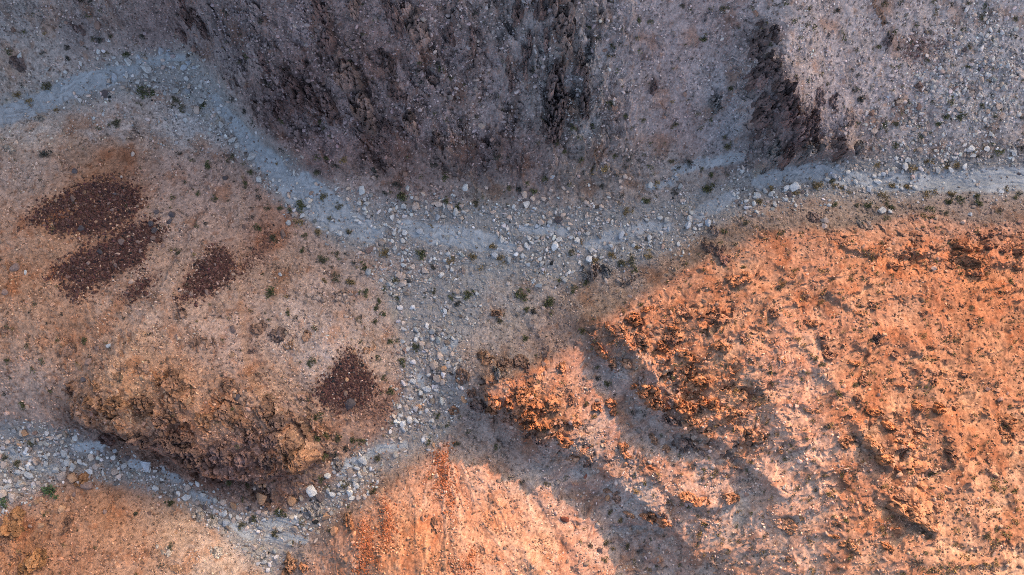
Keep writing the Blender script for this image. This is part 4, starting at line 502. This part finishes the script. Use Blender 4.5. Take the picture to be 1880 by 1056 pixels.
stones('cobble_rubble', px, py, pl(len(px), .26, 1.0, 3.0) * (1 + .35 * rsample(lowbed, px, py)), c, 'larger pale cobbles lying in drifts along the wash and side gully', 'cobbles', MEDIUM)
# scree of the slopes, of the ground's own colour, light and dark chips
def d_scree(px, py):
    return np.clip((.12 + .95 * sstep(-.15, .5, fbm(px / 34, py / 34, 4, 205)) + .35 * rsample(uppm, px, py)) * (1 - rsample(bedd, px, py) * .85) * (1 - .32 * rsample(litm, px, py)), 0.03, 1)
px, py = scatter(300000, d_scree); c = col_at(px, py); q = rng.random(len(px))[:, None]
c = np.clip(c * np.where(q < .50, .36 + .3 * rng.random((len(px), 1)), np.where(q < .76, .95 + .3 * rng.random((len(px), 1)), 1.4 + .7 * rng.random((len(px), 1)))) * (1 + .025 * rng.normal(size=(len(px), 3))), .03, .7)
stones('hillside_scree', px, py, pl(len(px), .10, .50, 2.8), c, 'small broken stones scattered over all the canyon slopes', 'scree')
def d_block(px, py):
    rk = rsample(rock, px, py)
    return np.clip((.10 + .5 * rk + .55 * rsample(rough_up, px, py) + .22 * np.clip(fbm(px / 50, py / 50, 3, 207), 0, 1)) * (1 - .9 * rsample(bedd, px, py)), 0, 1)
px, py = scatter(24000, d_block); c = col_at(px, py); q = rng.random(len(px))[:, None]
c = np.clip(c * np.where(q < .5, .55 + .35 * rng.random((len(px), 1)), .95 + .6 * rng.random((len(px), 1))) * (1 + .025 * rng.normal(size=(len(px), 3))), .03, .7)
stones('rock_rubble', px, py, pl(len(px), .30, 1.0, 2.8), c, 'angular blocks lying loose on the canyon slopes', 'rubble', MEDIUM)
# dark talus fans, each one thing nobody could count
for (lab, code, dens, poly), sd in zip(TALUS, TSD):
    P = np.array(poly, float); x0, y0 = P.min(0) - 22; x1, y1 = P.max(0) + 22
    N = int((x1 - x0) * (y1 - y0) / 100 * dens * 5.5); px = rng.uniform(x0, x1, N); py = rng.uniform(y0, y1, N)
    w = 13 * fbm(px / 18, py / 18, 4, 211); k = rng.random(N) < np.maximum(sstep(-4, 5, rsample(sd, px + w, py + w)), .34 * sstep(-22, 4, rsample(sd, px + 1.5 * w, py - 1.5 * w))); px, py = px[k], py[k]; c = jcol(TCOL[code], len(px), .34, .05)
    t = rng.random(len(px)); c[t < .13] = jcol((.16, .085, .064), int((t < .13).sum()), .25)
    stones('talus_rubble', px, py, pl(len(px), .13, .60 if code == 'd' else .42, 3.0), c, lab, 'talus', MEDIUM)

# ================================================================= outcrops: each a broken mass of blocks set into the hill
TINT = {'n': (.155, .098, .088), 'm': (.235, .158, .128), 'd': (.125, .084, .075), 'o': (.36, .185, .10), 'O': (.40, .175, .075), 'r': (.235, .130, .088), 't': (.38, .275, .22), 'w': (.50, .45, .41), 'g': (.205, .195, .185), 'c': (.47, .40, .33), 'b': (.36, .175, .075)}
THINGS = []      # everything that gets a label: dict(kind, px, py, size, col, obj)
def outcrop(i, px, py, w, h, ang, amp, code):
    w, h = w / 40, h / 40; step = .11 if max(w, h) < 6 else .15
    a = math.radians(-ang); ca, sa = math.cos(a), math.sin(a)
    cx, cy, cz = (float(v[0]) for v in ground_at(np.array([px]), np.array([py]))); k = 1 - cz / H; w *= k; h *= k
    e = 1.42; X = np.arange(-w / 2 * e, w / 2 * e + step, step); Y = np.arange(-h / 2 * e, h / 2 * e + step, step); lx, ly = np.meshgrid(X, Y)
    x = cx + ca * lx - sa * ly; y = cy + sa * lx + ca * ly
    amp = (amp or .4 * min(w, h)) * (1.45 if py < 330 and px < 1340 else .6 if px < 700 and 420 < py < 700 else .45 if 1400 < px < 1730 and 375 < py < 445 else 1)
    lit = code in 'oOrb' and px > 850
    ra = math.radians(38 if lit else (-20 if py < 330 else 15)); cr, sr = math.cos(ra), math.sin(ra); ux, uy = cr * x + sr * y, -sr * x + cr * y
    L = max(.55, min(w, h) * .42); s0 = 300 + i * 7
    qx, qy = ux + .22 * L * gnoise(x / L * 1.7, y / L * 1.7, s0), uy + .22 * L * gnoise(x / L * 1.7 + 5, y / L * 1.7, s0)
    st = (1.5, .8) if lit else (.75, 1.5)
    f1, t1, c1 = facet(qx / L / st[0], qy / L / st[1], s0 + 1, tilt=.75); f2, t2, c2 = facet(qx / L * 2.4 / st[0], qy / L * 2.4 / st[1], s0 + 9, tilt=.8); f3, t3, c3 = facet(x / .34, y / .34, s0 + 17, tilt=.8)
    rr = np.hypot(lx / (w / 2), ly / (h / 2)) + .62 * fbm(x / L * .6, y / L * .6, 4, s0 + 3) + .42 * (t1 - .5) + .34 * (t2 - .5)
    m = sstep(.98, .62, rr)
    up = .38 + .55 * f1 + .34 * (f2 - .5) + .09 * (f3 - .5) - .16 * (1 - c2) - .12 * (1 - c1)
    zb = zat(x, y) * .35 + smooth_z(x.ravel(), y.ravel()).reshape(x.shape) * .65 + rsample(lipz, CX + S * x / k, CY - S * y / k) * .65
    # a slab rests on the ground where its top sinks under it
    g = zat(x, y); top = np.where(m > .02, np.maximum(zb, g - .1) + amp * m * up - .12 - .5 * (1 - m), g - .6 - .3 * np.clip(rr - 1, 0, 2))
    bot = g - 1.2 - .1 * m
    c = np.array(TINT[code]); loc = col_at(np.full(1, px), np.full(1, py))[0]; c = c * .72 + .28 * loc
    tn = (.40 + .65 * t1 + .60 * (t2 - .2)) * (.80 + .36 * t3) * (1 + .25 * fbm(x / .8, y / .8, 3, s0 + 5))
    cv = np.clip(c * tn[..., None] * (1 + .10 * (t2 - .5)[..., None] * np.array([1, .2, -.6])), .02, .7)
    dust = (sstep(.35, .75, fbm(x / 1.3, y / 1.3, 3, s0 + 21)) * .55)[..., None]; cv = cv * (1 - dust) + dust * loc
    ny_, nx_ = x.shape; ii = np.arange(nx_ * ny_).reshape(ny_, nx_); nb = nx_ * ny_
    qt = np.stack([ii[:-1, :-1], ii[:-1, 1:], ii[1:, 1:], ii[1:, :-1]], -1).reshape(-1, 4)
    ring = np.concatenate([ii[0, :], ii[1:, -1], ii[-1, -2::-1], ii[-2:0:-1, 0]]); r2 = np.roll(ring, -1)
    side = np.stack([r2, ring, ring + nb, r2 + nb], -1); qb = qt[:, ::-1] + nb
    P = np.concatenate([np.stack([x - cx, y - cy, top - cz], -1).reshape(-1, 3), np.stack([x - cx, y - cy, bot - cz], -1).reshape(-1, 3)])
    me = mesh_from('rock_outcrop', P, np.concatenate([qt, side, qb]), M_ROCK, np.concatenate([cv.reshape(-1, 3)] * 2))
    o = link('rock_outcrop', me, None, 'rock outcrop', 'rock outcrops on the canyon slopes'); o.location = (cx, cy, cz)
    return o
for i, (px, py, w, h, ang, amp, code) in enumerate(parse(OUTCROPS, 6)):
    if -30 < px < 1910 and -30 < py < 1086:
        THINGS.append(dict(kind='outcrop', px=px, py=py, size=(w * h) ** .5 / 4, long=max(w, h) / min(w, h), col=code, obj=outcrop(i, px, py, w, h, ang, amp, code)))

# ================================================================= boulders
BCOL = {'p': (.47, .435, .40), 'w': (.58, .54, .50), 't': (.44, .33, .265), 'b': (.36, .36, .37), 'r': (.25, .155, .12), 'd': (.11, .085, .082), 'o': (.40, .225, .13), 'R': (.20, .075, .05)}
BSHAPE = []
for i in range(16):
    v, f = rock_shape(3, 500 + i, 16, 0, (.75, 1.05)); v = v * (1 + .022 * np.random.default_rng(i).normal(size=(len(v), 1))); BSHAPE.append(mesh_from('boulder', v, f, M_BOULDER))
def keep(items, n):
    items = sorted(items, key=lambda q: -q[2]); return items[:n], items[n:]
bl, brest = keep(parse(BOULDERS, 3), 292)
bx_, by_, bz_ = ground_at(np.array([b[0] for b in bl]), np.array([b[1] for b in bl]))
for (px, py, d, code), x, y, z in zip(bl, bx_, by_, bz_):
    o = link('boulder', BSHAPE[rng.integers(16)], None, 'boulder', 'boulders lying in and beside the dry washes')
    s = d / 80 * (1 - z / H) * 1.10; o.location = (x, y, z + s * .42); o.scale = (s * rng.uniform(.92, 1.08), s * rng.uniform(.92, 1.08), s * rng.uniform(.75, 1.0)); o.rotation_euler = (rng.uniform(-.3, .3), rng.uniform(-.3, .3), rng.uniform(0, 6.28))
    c = np.array(BCOL[code]) * rng.uniform(.68, 1.10); o.color = (*c, 1); THINGS.append(dict(kind='boulder', px=px, py=py, size=d / 4, col=code, obj=o))
if brest: stones('boulder_rubble', np.array([b[0] for b in brest]), np.array([b[1] for b in brest]), np.array([b[2] / 40 for b in brest]), np.array([BCOL[b[3]] for b in brest]), 'scattered knee high stones among the larger boulders', 'rubble', MEDIUM)

# ================================================================= shrubs
SCOL = {'g': (.078, .080, .036), 'G': (.085, .125, .055), 'o': (.105, .092, .055), 'y': (.21, .145, .070), 'd': (.055, .052, .044)}
def shrub_shape(seed, n, leaf):
    r = np.random.default_rng(seed); V, F, C = [], [], []
    sub = r.normal(size=(9, 3)) * (.42, .42, .16) + (0, 0, .38)
    for k in range(n):
        c0 = sub[r.integers(9)]; p = c0 + r.normal(size=3) * .19; p[2] = abs(p[2]) + .02
        rad = np.hypot(p[0], p[1])
        if rad > 1.0: p[:2] *= .95 / rad
        d = r.normal(size=3) + (0, 0, .5) + np.array([p[0], p[1], 0]) * 1.2; d /= np.linalg.norm(d); s = np.cross(d, r.normal(size=3)); s /= np.linalg.norm(s) + 1e-9
        l = leaf * r.uniform(.6, 1.4); wv = l * .34; b = len(V)
        V += [p, p + d * l * .5 + s * wv, p + d * l, p + d * l * .5 - s * wv]; F.append((b, b + 1, b + 2, b + 3)); t = r.uniform(.55, 1.5); C += [(t, t * r.uniform(.93, 1.05), t * r.uniform(.8, 1.05))] * 4
    for k in range(9):       # stems
        a = k / 9 * 6.28 + r.uniform(0, .5); q = np.array([math.cos(a) * .5, math.sin(a) * .5, .42]); w = np.array([-math.sin(a), math.cos(a), 0]) * .025; b = len(V)
        V += [-w, w, q + w, q - w]; F.append((b, b + 1, b + 2, b + 3)); C += [(1.2, .95, .75)] * 4
    return np.array(V), np.array(F), np.array(C)
SHAPES = [shrub_shape(700 + i, 260, .24) for i in range(10)]
SMESH = [mesh_from('desert_shrub', v, f, M_LEAF, c) for v, f, c in SHAPES]
TUFT = [shrub_shape(760 + i, 34, .55) for i in range(8)]
sl, srest = keep(parse(SHRUBS, 3), 296)
sx_, sy_, sz_ = ground_at(np.array([b[0] for b in sl]), np.array([b[1] for b in sl]))
for (px, py, d, code), x, y, z in zip(sl, sx_, sy_, sz_):
    o = link('desert_shrub', SMESH[rng.integers(10)], None, 'shrub', 'shrubs dotted over the canyon floor and slopes')
    s = d / 80 * (1 - z / H) * 1.05; o.location = (x, y, z - .04); o.scale = (s * rng.uniform(.9, 1.1), s * rng.uniform(.9, 1.1), s * rng.uniform(.75, 1.05)); o.rotation_euler = (0, 0, rng.uniform(0, 6.28))
    o.color = (*(np.array(SCOL[code]) * rng.uniform(.85, 1.2)), 1); THINGS.append(dict(kind='shrub', px=px, py=py, size=d / 4, col=code, obj=o))
# the small tufts, past counting
def d_scrub(px, py):
    a = rsample(litm, px, py) * sstep(-100, 300, px - 1100) * (.5 + .9 * np.clip(fbm(px / 60, py / 60, 2, 221), -.3, 1)) + .30 * rsample(rough_up, px, py) + .28 * sstep(60, -20, np.abs(px - 1550) - 150) * sstep(40, -20, np.abs(py - 130) - 110)
    return np.clip(.10 + a * .8, 0, 1) * (1 - .93 * rsample(bedd, px, py)) * (1 - .85 * rsample(lowm, px, py))
px, py = scatter(15000, d_scrub); size = pl(len(px), .22, .85, 2.0); t = rng.random(len(px)); c = np.array([SCOL['g' if v < .35 else 'd' if v < .6 else 'o' if v < .85 else 'y'] for v in t]) * rng.uniform(.8, 1.3, (len(px), 1))
px = np.concatenate([px, [b[0] for b in srest]]); py = np.concatenate([py, [b[1] for b in srest]]); size = np.concatenate([size, [b[2] / 40 for b in srest]]); c = np.concatenate([c, [SCOL[b[3]] for b in srest]])
x, y, z = ground_at(px, py); V, F, C, off = [], [], [], 0; which = rng.integers(0, 8, len(px))
for k, (sv, sf, scl) in enumerate(TUFT):
    s = which == k; q = int(s.sum()); a = rng.uniform(0, 6.28, q); r = size[s] / 2
    V.append(np.stack([(sv[None, :, 0] * np.cos(a)[:, None] - sv[None, :, 1] * np.sin(a)[:, None]) * r[:, None] + x[s][:, None], (sv[None, :, 0] * np.sin(a)[:, None] + sv[None, :, 1] * np.cos(a)[:, None]) * r[:, None] + y[s][:, None], sv[None, :, 2] * r[:, None] + z[s][:, None] - .02], -1).reshape(-1, 3))
    F.append((sf[None] + (np.arange(q) * len(sv))[:, None, None]).reshape(-1, 4) + off); C.append((c[s][:, None, :] * scl[None]).reshape(-1, 3)); off += q * len(sv)
link('desert_scrub', mesh_from('desert_scrub', np.concatenate(V), np.concatenate(F), M_SCRUB, np.concatenate(C)), 'small dry tufts dotted thinly over the canyon slopes', 'scrub', kind='stuff')

# ================================================================= labels
LM = """1457,343,boulder,large round whitish boulder on the gravel bar just below the right hand wash,the large round wash boulder
1441,346,boulder,second whitish round boulder touching the larger round one below the wash,
806,375,boulder,blocky tan boulder beside a small bush on the north bank of the wash,the blocky tan bank boulder
762,380,boulder,squat tan boulder standing on the north bank left of the blocky one,the squat tan bank boulder
271,125,boulder,tall pale grey boulder standing on bare sand at the head of the bend,the tall pale bend boulder
236,113,boulder,flat topped grey boulder under a dark bush near the wash bend,the flat grey bend boulder
1020,451,boulder,long whitish slab shaped boulder in the middle of the wash,the long whitish midwash boulder
1140,430,boulder,blue grey block sitting alone on smooth sand in the middle of the wash,the lone blue grey block
994,409,boulder,round tan boulder at the front of a heap of boulders above the wash,the round tan heap boulder
962,356,boulder,tan boulder on top of the upper boulder heap north of the wash,the upper heap boulder
665,349,boulder,pointed pale boulder standing alone north of the narrow wash,the pointed pale boulder
700,445,boulder,round tan boulder on the south edge of the wash among smaller stones,the round south bank boulder
739,521,boulder,lowest tan boulder of a curving row south of the wash,the lowest row boulder
55,872,boulder,large whitish boulder lying in the boulder field of the lower gully,the whitish gully boulder
117,831,boulder,pale wedge shaped boulder at the top of the lower gully boulder field,the pale wedge boulder
25,911,boulder,broad tan boulder at the bottom of the lower gully boulder field,the broad tan gully boulder
135,876,boulder,orange stained boulder at the edge of the rust coloured slope,the orange stained boulder
804,696,boulder,long tan block lying across the stony side gully,the long tan gully block
785,713,boulder,pale grey boulder on sand just below the long tan gully block,
741,779,boulder,whitish boulder in the stony side gully below the dark pyramid cone,the whitish side gully boulder
600,947,boulder,round orange boulder beside a white rock at the gully mouth,the round orange boulder
666,844,boulder,tall pale boulder in the gully above the sunlit lower hill,the tall pale gully boulder
1037,952,boulder,red brown boulder alone on the shaded slope beside the sunlit ridge,the lone red brown boulder
462,288,boulder,whitish boulder on the left bank of the narrow wash,the narrow wash boulder
556,396,boulder,pale boulder left of the narrow wash beside a slightly smaller tan one,the left bank pale boulder
1391,358,boulder,round white boulder on the gravel bar above a golden bush,the gravel bar boulder
1610,335,boulder,whitish boulder with a dark stain standing in the right hand wash,the stained wash boulder
1860,280,boulder,whitish boulder at the upper edge of the right hand wash,the upper edge boulder
1721,313,boulder,pale boulder on the upper bank of the right hand wash,the upper bank boulder
1812,207,boulder,pinkish boulder on the stony slope above the right hand wash,the pinkish slope boulder
1737,103,boulder,tan boulder on the pale stony slope beside a reddish smear,the tan slope boulder
181,47,boulder,broad reddish boulder on the dark slope above the wash bend,the reddish upper boulder
1512,404,boulder,pinkish block on the bank below the gravel bar,the pinkish bank block
178,638,boulder,reddish cube shaped boulder on the tan bench,the reddish bench boulder
426,621,boulder,small orange boulder alone on the pale part of the tan bench,the small orange bench boulder
269,170,shrub,rounded dark green bush standing alone among pale stones at the wash bend,the round bend bush
1186,370,shrub,leafy green bush on the north bank in the middle of the canyon,the leafy north bank bush
1300,346,shrub,large dark green bush between the two arms of the wash,the large wash fork bush
739,361,shrub,dense dark green bush just above the squat tan bank boulder,the dense bank bush
774,467,shrub,dark green bush spread flat on the south edge of the wash,the flat south edge bush
94,903,shrub,large bright green bush at the foot of the rust coloured slope,the large bright green bush
9,923,shrub,smaller bright green bush by the rust coloured crag,the small bright green bush
312,922,shrub,dark green bush on the chalky bank above the lower gully,the chalky bank bush
1327,424,shrub,dark green bush tucked against an upright tan slab below the wash,the slab bush
961,540,shrub,large dark bush on the grey fan south of the wash,the large grey fan bush
1069,607,shrub,round green bush at the point where the sunlit ridge begins,the ridge end bush
1594,378,shrub,vivid green bush on the gravel bank below the right hand wash,the vivid green bank bush
497,537,shrub,round dark green bush on the tan bench beside pale gravel,the round bench bush
578,766,shrub,green bush on brown ground below the dark pyramid cone,the brown ground bush
43,745,shrub,dark green bush at the brink above the lower boulder field,the brink bush
1736,215,shrub,green bush on the stony slope above the right hand wash,the stony slope bush
1292,74,shrub,round green bush high on the dark northern slope,the high slope bush
863,538,shrub,broad dark green bush in the stony mouth of the side gully,the gully mouth bush
1115,704,shrub,round green bush in the blue shade between the sunlit ridges,the shaded gully bush
1111,1027,shrub,dark green bush on the shaded slope below the sunlit ridge,the lower shade bush
515,942,shrub,dark green bush beside sand in the lower gully,the gully sand bush
1625,894,shrub,yellow green bush on the sunlit slope left of the jagged dark crag,the sunlit slope bush
1694,595,shrub,yellow green bush on bare orange ground in the sunlit slope,the orange ground bush
364,356,shrub,small green bush alone on the tan slope right of the largest talus fan,the talus side bush
1090,599,outcrop,,
1397,140,outcrop,tallest dark crag hanging over the blue alcove,the tall dark crag
1022,170,outcrop,longest upright dark rib of rock in the northern wall,the longest dark rib
1073,185,outcrop,narrow dark rib standing beside the longest rib of the northern wall,the narrow rib
642,145,outcrop,large brown crag in the middle of the left part of the northern wall,the large brown wall crag
670,205,outcrop,long broken brown crag reaching down from the large wall crag,the long wall crag
760,232,outcrop,rounded brown knob low on the northern wall,the rounded wall knob
722,32,outcrop,long slanting brown rib at the top edge of the northern wall,the slanting top rib
905,740,outcrop,glowing orange crag at the very end of the sunlit ridge,the glowing ridge end crag
1190,720,outcrop,largest orange crag over the shaded gully between the sunlit ridges,the largest orange crag
1622,844,outcrop,jagged dark and orange crag with a shadow below on the sunlit slope,the jagged slope crag
1667,937,outcrop,long rust brown crag casting a blue shadow low on the sunlit slope,the long rust crag
1202,953,outcrop,orange toothed crag at the lower end of the sunlit ridge,the toothed ridge crag
1772,451,outcrop,wide orange crag at the top of the sunlit slope near the shade line,the wide shade line crag
1682,747,outcrop,boxy bright orange block on the sunlit slope,the boxy orange block
22,962,outcrop,bright rust coloured crag at the lower corner of the canyon,the rust corner crag
535,1030,outcrop,bright orange crag at the edge of the sunlit lower hill,the bright hill edge crag
577,934,outcrop,white rock patch in the lower gully,the white gully rock
312,824,outcrop,long dark cliff face over the lower gully,the dark cliff face
212,745,outcrop,orange crag on the brink of the cliff,the orange brink crag
555,847,outcrop,broad smooth brown rock dome at the foot of the bench,the smooth brown dome
912,575,outcrop,small orange block sitting alone on the grey fan,the lone fan block
1311,424,outcrop,upright tan slab beside a bush on the south bank,the upright tan slab
1090,494,outcrop,tall pale slab leaning at the south edge of the wash,the leaning pale slab
1617,27,outcrop,narrow brown dike of rock slanting across the upper pale slope,the brown dike
632,545,outcrop,pinkish flat slab on the upper edge of the bench,the pinkish bench slab
507,613,outcrop,dark notched crag on the tan bench,the dark bench crag
75,1035,outcrop,rusty broken crag at the bottom edge below the rust slope,the rusty bottom crag
1320,915,outcrop,low orange crag with a long shadow in the middle of the sunlit slope,the low midslope crag
1510,623,outcrop,reddish crag in the upper middle of the sunlit slope,the reddish midslope crag
1627,868,outcrop,,"""
TALUS_LM = [((190, 380), 'the largest dark talus fan'), ((190, 475), 'the long dark talus strip'), ((385, 505), 'the compact dark talus fan'), ((640, 705), 'the dark pyramid cone')]
marks = []
for ln in LM.split('\n'):
    a = ln.split(',')
    if not a[3]: continue
    best = min((t for t in THINGS if t['kind'] == a[2] and 'label' not in t), key=lambda t: (t['px'] - float(a[0])) ** 2 + (t['py'] - float(a[1])) ** 2)
    best['label'] = a[3]
    if a[4]: marks.append((best['px'], best['py'], a[4]))
marks += [(p[0], p[1], s) for p, s in TALUS_LM]
WORDS = {'boulder': {'p': 'pale grey', 'w': 'whitish', 't': 'tan', 'b': 'blue grey', 'r': 'reddish', 'd': 'dark', 'o': 'orange brown', 'R': 'red brown'},
         'shrub': {'g': 'dark green', 'G': 'bright green', 'o': 'olive', 'y': 'dry yellowish', 'd': 'dark grey'},
         'outcrop': {'n': 'purple brown', 'm': 'brown', 'd': 'dark', 'o': 'orange brown', 'O': 'bright orange', 'r': 'rust brown', 't': 'tan', 'w': 'white', 'g': 'grey', 'c': 'chalky pale', 'b': 'rust orange'}}
NOUN = {'boulder': 'boulder', 'shrub': 'shrub', 'outcrop': 'rock outcrop'}
ORD = ['', 'second ', 'third ', 'fourth ', 'fifth ', 'sixth ', 'seventh ', 'eighth ', 'ninth ', 'tenth ', 'eleventh ', 'twelfth ']
DIRS = ['right of', 'above right of', 'above', 'above left of', 'left of', 'below left of', 'below', 'below right of']
LIM = {'boulder': (9.5, 13), 'shrub': (10.5, 14), 'outcrop': (22, 36)}
bins = {}
for t in THINGS:
    if 'label' in t: continue
    mk = min(marks, key=lambda m: (m[0] - t['px']) ** 2 + (m[1] - t['py']) ** 2); dx, dy = t['px'] - mk[0], mk[1] - t['py']
    sec = int(round(math.degrees(math.atan2(dy, dx)) / 45)) % 8; lo_, hi_ = LIM[t['kind']]
    size = 'small ' if t['size'] < lo_ else 'large ' if t['size'] > hi_ else ''
    if t['kind'] == 'outcrop' and t['long'] > 2.2: size += 'long '
    bins.setdefault((t['kind'], size, t['col'], mk, sec), []).append((math.hypot(dx, dy), t))
for (kind, size, colc, mk, sec), v in bins.items():
    for r, (d, t) in enumerate(sorted(v, key=lambda q: q[0])):
        t['label'] = f"{size}{WORDS[kind][colc]} {NOUN[kind]}, {ORD[r]}{DIRS[sec]} {mk[2]}"
for t in THINGS: t['obj']['label'] = t['label'].strip()

# ================================================================= light, sky, camera
w = bpy.data.worlds.new('World'); SC.world = w; w.use_nodes = True; wn = w.node_tree
sky = wn.nodes.new('ShaderNodeTexSky'); sky.sky_type = 'NISHITA'; sky.sun_disc = False; sky.sun_elevation = math.radians(SUN_EL); sky.sun_rotation = math.radians(SUN_AZ)
sky.air_density = 1.0; sky.dust_density = 4.0
bg = wn.nodes['Background']; bg.inputs['Strength'].default_value = SKY; wn.links.new(sky.outputs[0], bg.inputs['Color'])
ld = bpy.data.lights.new('sun', 'SUN'); ld.energy = SUN; ld.angle = math.radians(1.0); ld.color = SUNCOL
lo_ = bpy.data.objects.new('sun', ld); COLL.objects.link(lo_)
a, e = math.radians(SUN_AZ), math.radians(SUN_EL); from mathutils import Vector
lo_.rotation_euler = Vector((math.sin(a) * math.cos(e), math.cos(a) * math.cos(e), math.sin(e))).to_track_quat('Z', 'Y').to_euler()
cd = bpy.data.cameras.new('camera'); cd.sensor_width = 36; cd.lens = 36 * H / 188.0; cd.clip_end = 4000
cam = bpy.data.objects.new('camera', cd); COLL.objects.link(cam); cam.location = (0, 0, H); SC.camera = cam
vs = SC.view_settings; vs.view_transform = 'Standard'; vs.look = 'None'; vs.exposure = EXPO; vs.gamma = 1; vs.use_curve_mapping = False
SC.cycles.use_denoising = False; SC.cycles.filter_width = 1.0; SC.cycles.max_bounces = 6; SC.cycles.diffuse_bounces = 3
